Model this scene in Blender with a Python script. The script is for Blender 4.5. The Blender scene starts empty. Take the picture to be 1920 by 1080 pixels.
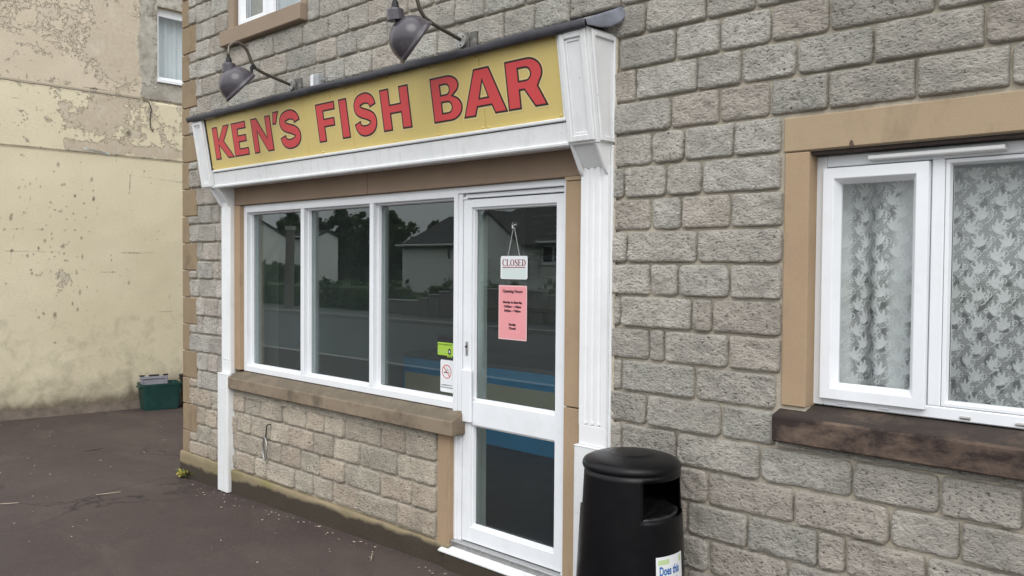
import bpy, bmesh, math, random
import numpy as np
from mathutils import Vector, Matrix, noise, geometry

random.seed(7)
np.random.seed(7)
SC = bpy.context.scene
COL = SC.collection

# ------------------------------------------------------------------ camera
def cam_rows(yaw, pitch, roll):
    f = Vector((-math.sin(yaw) * math.cos(pitch), math.cos(yaw) * math.cos(pitch), math.sin(pitch)))
    r = Vector((math.cos(yaw), math.sin(yaw), 0))
    u = r.cross(f)
    return (math.cos(roll) * r + math.sin(roll) * u, -math.sin(roll) * r + math.cos(roll) * u, f)
CR, CU, CF = cam_rows(0.76198372, -0.02756229, 0.0078185)
CAM_LOC = Vector((6.87, -3.2, 1.72))
cd = bpy.data.cameras.new('camera')
cam = bpy.data.objects.new('camera', cd)
COL.objects.link(cam)
cam.matrix_world = Matrix(((CR.x, CU.x, -CF.x, CAM_LOC.x), (CR.y, CU.y, -CF.y, CAM_LOC.y), (CR.z, CU.z, -CF.z, CAM_LOC.z), (0, 0, 0, 1)))
cd.sensor_width = 36
cd.lens = 36 * 1574.64 / 1920
cd.clip_start = 0.05
cd.clip_end = 400
SC.camera = cam

# ------------------------------------------------------------------ sky, sun, exposure
SUN_DIR = Vector((0.50, -0.55, 0.72)).normalized()      # towards the sun
el = math.asin(SUN_DIR.z)
az = math.atan2(SUN_DIR.x, SUN_DIR.y)
w = bpy.data.worlds.new('World')
SC.world = w
w.use_nodes = True
nt = w.node_tree
nt.nodes.clear()
sky = nt.nodes.new('ShaderNodeTexSky')
sky.sky_type = 'NISHITA'
sky.sun_disc = False
sky.sun_elevation = el
sky.sun_rotation = az
sky.air_density = 1.6
sky.dust_density = 2.0
sky.ozone_density = 1.0
hs = nt.nodes.new('ShaderNodeHueSaturation')            # cloud cover: nearly colourless
hs.inputs['Saturation'].default_value = 0.16
bg = nt.nodes.new('ShaderNodeBackground')
bg.inputs['Strength'].default_value = 0.15
wo = nt.nodes.new('ShaderNodeOutputWorld')
nt.links.new(sky.outputs[0], hs.inputs['Color'])
cl = nt.nodes.new('ShaderNodeMix'); cl.data_type = 'RGBA'   # even cloud deck over the clear-sky model
cl.inputs[0].default_value = .80
tcw = nt.nodes.new('ShaderNodeTexCoord'); sep = nt.nodes.new('ShaderNodeSeparateXYZ')
nt.links.new(tcw.outputs['Generated'], sep.inputs[0])
mr = nt.nodes.new('ShaderNodeMapRange')                  # standard overcast sky: brighter overhead than at the horizon
for k_, v_ in zip(('From Min', 'From Max', 'To Min', 'To Max'), (0., 1., 4.7, 10.4)): mr.inputs[k_].default_value = v_
nt.links.new(sep.outputs[2], mr.inputs['Value'])
tintn = nt.nodes.new('ShaderNodeMix'); tintn.data_type = 'RGBA'; tintn.blend_type = 'MULTIPLY'; tintn.inputs[0].default_value = 1
tintn.inputs[6].default_value = (.97, 1.0, 1.03, 1)
nt.links.new(mr.outputs[0], tintn.inputs[7])
nt.links.new(tintn.outputs[2], cl.inputs[7])
nt.links.new(hs.outputs[0], cl.inputs[6])
nt.links.new(cl.outputs[2], bg.inputs[0])
nt.links.new(bg.outputs[0], wo.inputs[0])
sd = bpy.data.lights.new('sun', 'SUN')
sd.energy = 0.9
sd.angle = math.radians(40)
sd.color = (1.0, 0.97, 0.93)
sun = bpy.data.objects.new('sun', sd)
COL.objects.link(sun)
sun.location = (6, -8, 12)
sun.rotation_euler = SUN_DIR.to_track_quat('Z', 'Y').to_euler()
SC.view_settings.view_transform = 'Standard'
SC.view_settings.look = 'None'
SC.view_settings.gamma = 1
SC.view_settings.exposure = 0.5
SC.render.engine = 'CYCLES'
SC.cycles.max_bounces = 6
SC.cycles.diffuse_bounces = 3
SC.cycles.glossy_bounces = 4
SC.cycles.transparent_max_bounces = 10

# ------------------------------------------------------------------ material helpers
def lin(r, g, b):
    def f(c):
        c /= 255
        return c / 12.92 if c <= .04045 else ((c + .055) / 1.055) ** 2.4
    return (f(r), f(g), f(b), 1)

class NT:
    def __init__(s, name):
        s.m = bpy.data.materials.new(name)
        s.m.use_nodes = True
        s.t = s.m.node_tree
        s.t.nodes.clear()
        s.out = s.n('ShaderNodeOutputMaterial')
    def n(s, kind, **kw):
        o = s.t.nodes.new(kind)
        for k, v in kw.items():
            setattr(o, k, v)
        return o
    def l(s, a, b):
        s.t.links.new(a, b)
    def coord(s, which='Object'):
        return s.n('ShaderNodeTexCoord').outputs[which]
    def noise(s, vec, scale, detail=4, rough=.55, dist=0):
        o = s.n('ShaderNodeTexNoise')
        s.l(vec, o.inputs['Vector'])
        o.inputs['Scale'].default_value = scale
        o.inputs['Detail'].default_value = detail
        o.inputs['Roughness'].default_value = rough
        o.inputs['Distortion'].default_value = dist
        return o.outputs['Fac']
    def scaled(s, vec, sc):
        o = s.n('ShaderNodeMapping')
        s.l(vec, o.inputs['Vector'])
        o.inputs['Scale'].default_value = sc
        return o.outputs[0]
    def rng(s, val, a, b, c=0., d=1.):
        o = s.n('ShaderNodeMapRange')
        s.l(val, o.inputs['Value'])
        for k, v in zip(('From Min', 'From Max', 'To Min', 'To Max'), (a, b, c, d)):
            o.inputs[k].default_value = v
        return o.outputs[0]
    def math(s, op, a, b=None):
        o = s.n('ShaderNodeMath', operation=op)
        for i, v in enumerate((a, b)):
            if v is None: continue
            if isinstance(v, (int, float)): o.inputs[i].default_value = v
            else: s.l(v, o.inputs[i])
        return o.outputs[0]
    def mix(s, fac, a, b, mode='MIX'):
        o = s.n('ShaderNodeMix', data_type='RGBA', blend_type=mode)
        for i, v in ((0, fac), (6, a), (7, b)):
            if isinstance(v, (int, float)): o.inputs[i].default_value = v
            elif isinstance(v, tuple): o.inputs[i].default_value = v if len(v) == 4 else (*v, 1)
            else: s.l(v, o.inputs[i])
        return o.outputs[2]
    def attr(s, name, out='Fac'):
        o = s.n('ShaderNodeAttribute')
        o.attribute_name = name
        return o.outputs[out]
    def bump(s, h, strength=.5, dist=.01, prev=None):
        o = s.n('ShaderNodeBump')
        o.inputs['Strength'].default_value = strength
        o.inputs['Distance'].default_value = dist
        s.l(h, o.inputs['Height'])
        if prev is not None: s.l(prev, o.inputs['Normal'])
        return o.outputs[0]
    def principled(s, col, rough=.6, normal=None, metallic=0, spec=.5, **kw):
        p = s.n('ShaderNodeBsdfPrincipled')
        if isinstance(col, tuple): p.inputs['Base Color'].default_value = col if len(col) == 4 else (*col, 1)
        else: s.l(col, p.inputs['Base Color'])
        if isinstance(rough, (int, float)): p.inputs['Roughness'].default_value = rough
        else: s.l(rough, p.inputs['Roughness'])
        p.inputs['Metallic'].default_value = metallic
        p.inputs['Specular IOR Level'].default_value = spec
        if normal is not None: s.l(normal, p.inputs['Normal'])
        for k, v in kw.items(): p.inputs[k].default_value = v
        s.l(p.outputs[0], s.out.inputs[0])
        return p

def simple(name, col, rough=.6, var=.12, scale=9, bump=0., bscale=80, metallic=0, spec=.4, dirt=None, dirtamt=0., dirtscale=3.):
    t = NT(name)
    v = t.coord()
    n = t.noise(v, scale, 5)
    f = t.rng(n, .3, .7, 1 - var, 1 + var)
    c = t.mix(1.0, col, f, 'MULTIPLY')
    if dirt is not None:
        d = t.rng(t.noise(v, dirtscale, 8, .68), .52, .72)
        c = t.mix(t.math('MULTIPLY', d, dirtamt), c, dirt)
    nrm = None
    if bump:
        nrm = t.bump(t.noise(v, bscale, 4, .6), bump, .004)
    t.principled(c, t.rng(n, .3, .7, rough * .9, min(1, rough * 1.1)), nrm, metallic, spec)
    return t.m

# ------------------------------------------------------------------ object helpers
ORIG = {}
def origin(o):
    return ORIG.get(o.name, Vector((0, 0, 0))) if o else Vector((0, 0, 0))

def thing(name, label, cat, loc=(0, 0, 0), group=None):
    o = bpy.data.objects.new(name, None)
    o.empty_display_size = .1
    COL.objects.link(o)
    o.location = loc
    ORIG[o.name] = Vector(loc)
    o['label'] = label
    o['category'] = cat
    if group: o['group'] = group
    return o

def link(name, me, mat, parent=None, loc=None, label=None):
    """mesh given in world coordinates (loc None) or around loc; parented without shifting it"""
    o = bpy.data.objects.new(name, me)
    COL.objects.link(o)
    if mat is not None and not me.materials: me.materials.append(mat)
    po = origin(parent)
    if loc is None:
        if parent is not None and po.length > 0: me.transform(Matrix.Translation(-po))
        ORIG[o.name] = po
    else:
        o.location = Vector(loc) - po
        ORIG[o.name] = Vector(loc)
    if parent is not None: o.parent = parent
    if label: o['label'] = label
    return o

def tag(o, label, cat, group=None):
    o['label'] = label
    o['category'] = cat
    if group: o['group'] = group
    return o

def structure(o):
    o['kind'] = 'structure'
    return o

def mesh(name, verts, faces, smooth=False):
    me = bpy.data.meshes.new(name)
    me.from_pydata([tuple(v) for v in verts], [], faces)
    if smooth: me.polygons.foreach_set('use_smooth', [True] * len(me.polygons))
    me.update()
    return me

def grid_mesh(name, V, ny, nx, smooth=True):
    """V: (ny*nx,3) array, row major"""
    me = bpy.data.meshes.new(name)
    V = np.asarray(V, np.float32)
    idx = np.arange(ny * nx).reshape(ny, nx)
    q = np.stack([idx[:-1, :-1], idx[:-1, 1:], idx[1:, 1:], idx[1:, :-1]], -1).reshape(-1, 4)
    me.vertices.add(len(V)); me.vertices.foreach_set('co', V.ravel())
    me.loops.add(q.size); me.loops.foreach_set('vertex_index', q.ravel().astype(np.int32))
    me.polygons.add(len(q)); me.polygons.foreach_set('loop_start', np.arange(0, q.size, 4, dtype=np.int32))
    me.polygons.foreach_set('use_smooth', np.full(len(q), smooth))
    me.update(calc_edges=True)
    return me

def fattr(me, name, vals):
    a = me.attributes.new(name, 'FLOAT', 'POINT')
    a.data.foreach_set('value', np.asarray(vals, np.float32).ravel())

class MB:
    def __init__(s): s.v = []; s.f = []
    def box(s, x0, x1, y0, y1, z0, z1):
        b = len(s.v)
        s.v += [(x0, y0, z0), (x1, y0, z0), (x1, y1, z0), (x0, y1, z0), (x0, y0, z1), (x1, y0, z1), (x1, y1, z1), (x0, y1, z1)]
        s.f += [tuple(b + i for i in q) for q in ((0, 3, 2, 1), (4, 5, 6, 7), (0, 1, 5, 4), (1, 2, 6, 5), (2, 3, 7, 6), (3, 0, 4, 7))]
        return s
    def prism(s, poly, axis, a, b):
        """poly: list of 2D points in the plane normal to axis; extruded a..b"""
        n = len(poly); k = len(s.v)
        for t in (a, b):
            for p in poly:
                s.v.append({'x': (t, p[0], p[1]), 'y': (p[0], t, p[1]), 'z': (p[0], p[1], t)}[axis])
        s.f.append(tuple(k + i for i in range(n)))
        s.f.append(tuple(k + n + i for i in reversed(range(n))))
        for i in range(n):
            j = (i + 1) % n
            s.f.append((k + i, k + n + i, k + n + j, k + j))
        return s
    def tube(s, pts, r, n=10, caps=True):
        pts = [Vector(p) for p in pts]
        rr = r if isinstance(r, (list, tuple)) else [r] * len(pts)
        k = len(s.v)
        up = Vector((0.13, .21, 1)).normalized()
        for i, p in enumerate(pts):
            d = (pts[min(i + 1, len(pts) - 1)] - pts[max(i - 1, 0)]).normalized()
            a = d.cross(up)
            if a.length < .05: a = d.cross(Vector((1, 0, 0)))
            a.normalize(); b = a.cross(d)
            for j in range(n):
                t = 2 * math.pi * j / n
                s.v.append(tuple(p + rr[i] * (math.cos(t) * a + math.sin(t) * b)))
        for i in range(len(pts) - 1):
            for j in range(n):
                jj = (j + 1) % n
                s.f.append((k + i * n + j, k + i * n + jj, k + (i + 1) * n + jj, k + (i + 1) * n + j))
        if caps:
            s.f.append(tuple(k + j for j in reversed(range(n))))
            s.f.append(tuple(k + (len(pts) - 1) * n + j for j in range(n)))
        return s
    def lathe(s, prof, n=32, c=(0, 0, 0)):
        k = len(s.v)
        for r, z in prof:
            for j in range(n):
                t = 2 * math.pi * j / n
                s.v.append((c[0] + r * math.cos(t), c[1] + r * math.sin(t), c[2] + z))
        for i in range(len(prof) - 1):
            for j in range(n):
                jj = (j + 1) % n
                s.f.append((k + i * n + j, k + i * n + jj, k + (i + 1) * n + jj, k + (i + 1) * n + j))
        return s
    def mesh(s, name, bevel=0., smooth=False, seg=1):
        me = mesh(name, s.v, s.f, smooth)
        bm = bmesh.new(); bm.from_mesh(me)
        bmesh.ops.recalc_face_normals(bm, faces=bm.faces)
        if bevel:
            ed = [e for e in bm.edges if len(e.link_faces) == 2 and e.calc_face_angle(0) > .35]
            bmesh.ops.bevel(bm, geom=ed, offset=bevel, segments=seg, affect='EDGES', profile=.6)
        bm.to_mesh(me); bm.free()
        return me
    def build(s, name, mat, parent=None, bevel=0., smooth=False, label=None, seg=1):
        return link(name, s.mesh(name, bevel, smooth, seg), mat, parent, label=label)

def box(name, mat, parent, x0, x1, y0, y1, z0, z1, bevel=.003, label=None):
    return MB().box(x0, x1, y0, y1, z0, z1).build(name, mat, parent, bevel, label=label)

def offset_poly(pts, d):
    """pts CCW: grows by d (CW holes shrink)"""
    n = len(pts); out = []
    for i in range(n):
        a, b, c = Vector(pts[i - 1]), Vector(pts[i]), Vector(pts[(i + 1) % n])
        e1 = (b - a).normalized(); e2 = (c - b).normalized()
        n1 = Vector((e1.y, -e1.x)); n2 = Vector((e2.y, -e2.x))
        m = n1 + n2
        if m.length < 1e-4: m = n1.copy()
        m.normalize()
        k = min(1 / max(.3, m.dot(n1)), 2.2)
        out.append(tuple(b + m * d * k))
    return out

def area(p): return sum(p[i - 1][0] * p[i][1] - p[i][0] * p[i - 1][1] for i in range(len(p))) / 2
def ccw(p, want=True):
    return list(p) if (area(p) > 0) == want else list(reversed(p))

def flat_shape(polys, place):
    """polys: outer + holes as 2D lists; place maps (a,b)->3D"""
    tri = geometry.tessellate_polygon([[Vector((x, y, 0)) for x, y in p] for p in polys])
    pts = [q for p in polys for q in p]
    v = [place(*q) for q in pts]
    return v, [tuple(t) for t in tri]

def oriented(me, towards):
    """flip faces so that they look along `towards`"""
    t = Vector(towards)
    bm = bmesh.new(); bm.from_mesh(me); bm.normal_update()
    for f in bm.faces:
        if f.normal.dot(t) < 0: f.normal_flip()
    bm.to_mesh(me); bm.free()
    return me

def text(name, s, size, mat, parent, place, offset=0., align='CENTER', sx=1.0, spacing=1.0):
    cu = bpy.data.curves.new(name, 'FONT')
    cu.body = s; cu.size = size; cu.align_x = align; cu.offset = offset; cu.space_character = spacing
    cu.resolution_u = 3
    o = bpy.data.objects.new(name, cu); COL.objects.link(o)
    dg = bpy.context.evaluated_depsgraph_get()
    me = bpy.data.meshes.new_from_object(o.evaluated_get(dg))
    bpy.data.objects.remove(o); bpy.data.curves.remove(cu)
    for v in me.vertices: v.co = Vector(place(v.co.x * sx, v.co.y))
    me.name = name
    me.materials.clear()
    me.update()
    return link(name, me, mat, parent)

def fbm(p, o=4, lac=2.1, g=.5):
    a = 1.; s = 0.
    p = Vector(p)
    for _ in range(o):
        s += a * noise.noise(p); p = p * lac; a *= g
    return s

def sstep(a, b, x):
    t = np.clip((x - a) / (b - a), 0, 1)
    return t * t * (3 - 2 * t)

# ------------------------------------------------------------------ materials
def make_stone():
    t = NT('rock_faced_block')
    v = t.coord()
    tint = t.attr('tint', 'Color')
    off = t.n('ShaderNodeVectorMath', operation='ADD')
    rnd_ = t.n('ShaderNodeObjectInfo').outputs['Random']
    cmb = t.n('ShaderNodeCombineXYZ'); t.l(t.math('MULTIPLY', rnd_, 40.), cmb.inputs[0])
    t.l(v, off.inputs[0]); t.l(cmb.outputs[0], off.inputs[1])
    v = off.outputs[0]
    n1 = t.noise(v, 38, 5, .68, .1)
    n2 = t.noise(t.scaled(v, (1, 1, 1.8)), 58, 5, .68, .15)
    n4 = t.noise(v, 170, 3, .6)
    n3 = t.noise(v, 7, 3, .5)
    c = t.mix(1.0, tint, t.rng(n3, .3, .7, .86, 1.12), 'MULTIPLY')
    c = t.mix(t.rng(n4, .45, .32, 0, .35), c, (.66, .63, .57, 1))            # pale aggregate
    c = t.mix(t.math('MULTIPLY', t.rng(n2, .545, .66, 0, .95), t.attr('pit')), c, (.07, .06, .05, 1))         # dark aggregate, and the shade of pits put into the colour
    c = t.mix(t.rng(n1, .60, .74, 0, .5), c, (.12, .105, .09, 1))
    edge = t.attr('edge')
    c = t.mix(t.math('MULTIPLY', edge, .6), c, (.50, .465, .40, 1))        # mortar smeared over the arrises
    h = t.math('ADD', t.math('ADD', t.math('MULTIPLY', n1, -1.0), t.math('MULTIPLY', n2, -1.0)), t.math('MULTIPLY', n4, -.2))
    nb = t.bump(h, 1.0, .026)
    t.principled(c, .92, nb, spec=.2)
    return t.m
def make_mortar():
    t = NT('mortar')
    v = t.coord()
    n = t.noise(v, 7, 6, .65); n2 = t.noise(v, 160, 3)
    c = t.mix(t.rng(n, .35, .68), (.54, .485, .395, 1), (.43, .385, .31, 1))
    c = t.mix(t.rng(n2, .5, .7, 0, .35), c, (.17, .15, .12, 1))
    t.principled(c, .95, t.bump(t.noise(v, 90, 4), .7, .006), spec=.15)
    return t.m
def make_sandstone(name, a, b, stain=0.0, staincol=(.05, .036, .03, 1), sscale=(2.2, 2.2, 5), top=0., topcol=(.12, .105, .08, 1)):
    t = NT(name)
    v = t.coord()
    n = t.noise(v, 2.6, 5, .6); n2 = t.noise(v, 240, 3)
    c = t.mix(t.rng(n, .3, .7), a, b)
    c = t.mix(t.rng(n2, .45, .75, 0, .25), c, tuple(x * .55 for x in b[:3]))
    if stain:
        s = t.noise(t.scaled(v, sscale), 1.6, 8, .7)
        c = t.mix(t.rng(s, .60 - stain * .35, .80 - stain * .35, 0, .92), c, staincol)
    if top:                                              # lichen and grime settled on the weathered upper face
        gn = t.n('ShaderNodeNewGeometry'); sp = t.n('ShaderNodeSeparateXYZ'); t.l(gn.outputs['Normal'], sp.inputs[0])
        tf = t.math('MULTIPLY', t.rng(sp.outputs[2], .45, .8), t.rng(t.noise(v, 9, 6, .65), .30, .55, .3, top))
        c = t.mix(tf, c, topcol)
    t.principled(c, .88, t.bump(t.math('ADD', n2, t.noise(v, 30, 4)), .25, .004), spec=.2)
    return t.m
def make_tarmac():
    t = NT('reddish_tarmac')
    v = t.coord()
    big = t.noise(v, .55, 5, .6); mid = t.noise(v, 3.5, 5, .65); fine = t.noise(v, 130, 3, .7); agg = t.noise(v, 320, 2, .6)
    c = t.mix(t.rng(big, .35, .65), (.050, .036, .034, 1), (.072, .053, .048, 1))
    c = t.mix(t.rng(mid, .55, .75, 0, .5), c, (.085, .062, .05, 1))
    c = t.mix(t.rng(mid, .42, .25, 0, .45), c, (.036, .028, .028, 1))
    c = t.mix(t.rng(agg, .54, .74, 0, .75), c, (.15, .125, .115, 1))
    c = t.mix(t.rng(t.noise(v, 75, 2, .5), .69, .73, 0, .8), c, (.20, .175, .155, 1))
    c = t.mix(t.rng(agg, .44, .25, 0, .55), c, (.02, .016, .016, 1))
    c = t.mix(t.rng(t.noise(t.scaled(v, (1, 2.2, 1)), .9, 6, .62, .8), .52, .66, 0, .55), c, (.098, .078, .066, 1))   # worn, dusty tracks
    cr = t.n('ShaderNodeTexVoronoi', feature='DISTANCE_TO_EDGE'); cr.inputs['Scale'].default_value = .42
    wv = t.n('ShaderNodeVectorMath', operation='ADD'); t.l(v, wv.inputs[0])
    nv = t.n('ShaderNodeTexNoise'); nv.inputs['Scale'].default_value = 1.6; nv.inputs['Detail'].default_value = 6; t.l(v, nv.inputs['Vector'])
    t.l(nv.outputs['Color'], wv.inputs[1]); t.l(wv.outputs[0], cr.inputs['Vector'])
    crk = t.math('MULTIPLY', t.rng(cr.outputs['Distance'], .006, .002), t.rng(big, .45, .6))
    c = t.mix(t.math('MULTIPLY', crk, .7), c, (.018, .014, .013, 1))
    h = t.math('ADD', fine, t.math('MULTIPLY', agg, .6))
    t.principled(c, t.rng(mid, .3, .7, .72, .9), t.bump(h, .55, .006), spec=.3)
    return t.m
def make_road():
    t = NT('road_asphalt')
    v = t.coord()
    n = t.noise(v, .5, 6); f = t.noise(v, 120, 2)
    c = t.mix(t.rng(n, .3, .7), (.10, .10, .102, 1), (.14, .14, .14, 1))
    t.principled(c, .85, t.bump(f, .4, .006), spec=.3)
    return t.m
def make_glass(name, tint=(.90, .945, .94), f0=.078, wob=0.0006, film=.0035):
    t = NT(name)
    lw = t.n('ShaderNodeLayerWeight'); lw.inputs['Blend'].default_value = .5
    p5 = t.math('POWER', lw.outputs['Facing'], 5.)
    fac = t.math('ADD', t.math('MULTIPLY', p5, 1 - f0), f0)
    fac = t.math('MINIMUM', fac, 1.)
    tr = t.n('ShaderNodeBsdfTransparent'); tr.inputs[0].default_value = (*tint, 1)
    gl = t.n('ShaderNodeBsdfGlossy'); gl.inputs['Roughness'].default_value = .0
    gl.inputs['Color'].default_value = (.93, .97, .96, 1)
    nb = t.bump(t.noise(t.coord(), 1.3, 2), .12, wob)
    t.l(nb, gl.inputs['Normal'])
    mx = t.n('ShaderNodeMixShader')
    t.l(fac, mx.inputs[0]); t.l(tr.outputs[0], mx.inputs[1]); t.l(gl.outputs[0], mx.inputs[2])
    df = t.n('ShaderNodeBsdfDiffuse'); df.inputs[0].default_value = (.62, .68, .68, 1)      # thin film of dust on the pane
    m2 = t.n('ShaderNodeMixShader')
    t.l(t.rng(t.noise(t.scaled(t.coord(), (3, 3, 1.2)), 1.5, 6, .6), .3, .7, film * .6, film * 1.4), m2.inputs[0])
    t.l(mx.outputs[0], m2.inputs[1]); t.l(df.outputs[0], m2.inputs[2])
    t.l(m2.outputs[0], t.out.inputs[0])
    return t.m
def make_sign_yellow():
    t = NT('faded_yellow_sign_face')
    v = t.coord()
    n = t.noise(v, 1.3, 4); f = t.noise(t.scaled(v, (22, 1, 1.2)), 1.0, 6, .6)
    c = t.mix(t.rng(n, .3, .7), (.66, .525, .20, 1), (.61, .48, .17, 1))
    c = t.mix(t.rng(f, .60, .78, 0, .55), c, (.56, .33, .035, 1))             # rusty run marks
    g = t.noise(v, 14, 7, .7)
    c = t.mix(t.rng(g, .62, .8, 0, .3), c, (.30, .24, .12, 1))
    t.principled(c, .38, spec=.4)
    return t.m
def make_beige():
    t = NT('peeling_cream_render')
    v = t.coord()
    peel = t.attr('peel'); zone = t.attr('zone'); grime = t.attr('grime'); bare = t.attr('bare')
    n1 = t.noise(v, 5, 8, .66, .4); n2 = t.noise(v, 22, 6, .7); n3 = t.noise(v, 1.2, 4)
    n4 = t.noise(v, 60, 4, .6)
    upper = t.mix(t.rng(n3, .35, .65), (.58, .50, .385, 1), (.64, .56, .44, 1))
    lower = t.mix(t.rng(n3, .35, .65), (.69, .62, .45, 1), (.74, .675, .505, 1))
    c = t.mix(zone, lower, upper)
    c = t.mix(t.rng(n4, .4, .7, 0, .18), c, (.35, .28, .18, 1))
    thr = t.math('SUBTRACT', t.math('ADD', t.math('MULTIPLY', n1, .72), t.math('MULTIPLY', n2, .38)), t.math('SUBTRACT', .83, peel))
    pm = t.rng(thr, 0, .025)
    under = t.mix(t.rng(n2, .35, .65), (.49, .42, .32, 1), (.57, .495, .39, 1))
    under = t.mix(t.rng(n1, .55, .75), under, (.60, .55, .45, 1))
    c = t.mix(pm, c, under)
    bm_ = t.rng(t.math('ADD', bare, t.math('MULTIPLY', t.math('SUBTRACT', n2, .5), 1.6)), .48, .54)
    cem = t.mix(t.rng(n1, .4, .65), (.30, .275, .23, 1), (.50, .47, .41, 1))
    c = t.mix(bm_, c, cem)
    gr = t.rng(t.math('ADD', grime, t.math('MULTIPLY', t.math('SUBTRACT', n1, .5), 1.1)), .25, 1.0)
    c = t.mix(t.math('MULTIPLY', gr, .85), c, (.115, .092, .066, 1))
    rim = t.math('MULTIPLY', t.rng(thr, -.016, .0), t.rng(thr, .03, .008))
    c = t.mix(t.math('MULTIPLY', t.math('MULTIPLY', rim, t.rng(n3, .42, .62)), .40), c, (.23, .18, .125, 1))                      # thin darker line along the broken paint edge
    h = t.math('SUBTRACT', t.math('MULTIPLY', n4, .25), t.math('MULTIPLY', pm, .9))
    t.principled(c, .9, t.bump(h, .9, .010), spec=.2)
    return t.m
def make_lace():
    t = NT('lace_net')
    d = t.attr('lace')
    dif = t.n('ShaderNodeBsdfDiffuse'); dif.inputs[0].default_value = (.90, .92, .92, 1)
    trl = t.n('ShaderNodeBsdfTranslucent'); trl.inputs[0].default_value = (.8, .82, .8, 1)
    m0 = t.n('ShaderNodeMixShader'); m0.inputs[0].default_value = .2
    t.l(dif.outputs[0], m0.inputs[1]); t.l(trl.outputs[0], m0.inputs[2])
    tr = t.n('ShaderNodeBsdfTransparent')
    mx = t.n('ShaderNodeMixShader')
    t.l(d, mx.inputs[0]); t.l(tr.outputs[0], mx.inputs[1]); t.l(m0.outputs[0], mx.inputs[2])
    t.l(mx.outputs[0], t.out.inputs[0])
    return t.m
def make_leaf(name, a, b):
    t = NT(name)
    v = t.coord()
    c = t.mix(t.rng(t.noise(v, 1.5, 3), .35, .65), a, b)
    t.principled(c, .7, spec=.3)
    return t.m
def make_lead():
    t = NT('lead_flashing')
    v = t.coord()
    n = t.noise(v, 9, 6, .65)
    c = t.mix(t.rng(n, .35, .65), (.022, .021, .027, 1), (.045, .044, .054, 1))
    c = t.mix(t.rng(t.noise(v, 30, 6, .7), .62, .78, 0, .4), c, (.13, .13, .15, 1))
    t.principled(c, t.rng(n, .3, .7, .4, .65), t.bump(n, .5, .01), spec=.5)
    return t.m
def make_whitewood():
    t = NT('worn_white_paint')
    v = t.coord()
    st = t.noise(t.scaled(v, (14, 14, .9)), 1.5, 6, .65); n = t.noise(v, 11, 8, .7); ch = t.noise(v, 38, 5, .6)
    c = t.mix(t.rng(n, .35, .65), (.79, .80, .81, 1), (.74, .75, .755, 1))
    c = t.mix(t.rng(st, .54, .78, 0, .45), c, (.40, .39, .35, 1))                        # rain streaks
    c = t.mix(t.rng(n, .66, .74, 0, .45), c, (.33, .31, .27, 1))
    c = t.mix(t.rng(t.math('ADD', t.math('MULTIPLY', ch, .6), t.math('MULTIPLY', n, .4)), .635, .655, 0, .7), c, (.25, .22, .18, 1))   # flaked spots
    t.principled(c, .45, t.bump(t.math('ADD', t.noise(t.scaled(v, (30, 30, 3)), 2, 4), ch), .25, .002), spec=.4)
    return t.m
def make_plinth():
    t = NT('plinth_render')
    v = t.coord()
    n = t.noise(v, 3.5, 7, .65); n2 = t.noise(v, 40, 5, .6)
    c = t.mix(t.rng(n, .35, .65), (.30, .24, .155, 1), (.22, .18, .11, 1))
    c = t.mix(t.rng(t.noise(v, 2.3, 5), .55, .7, 0, .6), c, (.20, .19, .06, 1))     # algae
    sp = t.n('ShaderNodeSeparateXYZ'); t.l(v, sp.inputs[0])
    hgt = t.attr('up')
    wet = t.rng(t.math('ADD', hgt, t.math('MULTIPLY', t.math('SUBTRACT', n, .5), .9)), 1.02, .82)
    c = t.mix(t.math('MULTIPLY', wet, .90), c, (.035, .028, .024, 1))               # tar splash line with its own ragged edge
    t.principled(c, .85, t.bump(n2, .6, .008), spec=.25)
    return t.m

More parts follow.
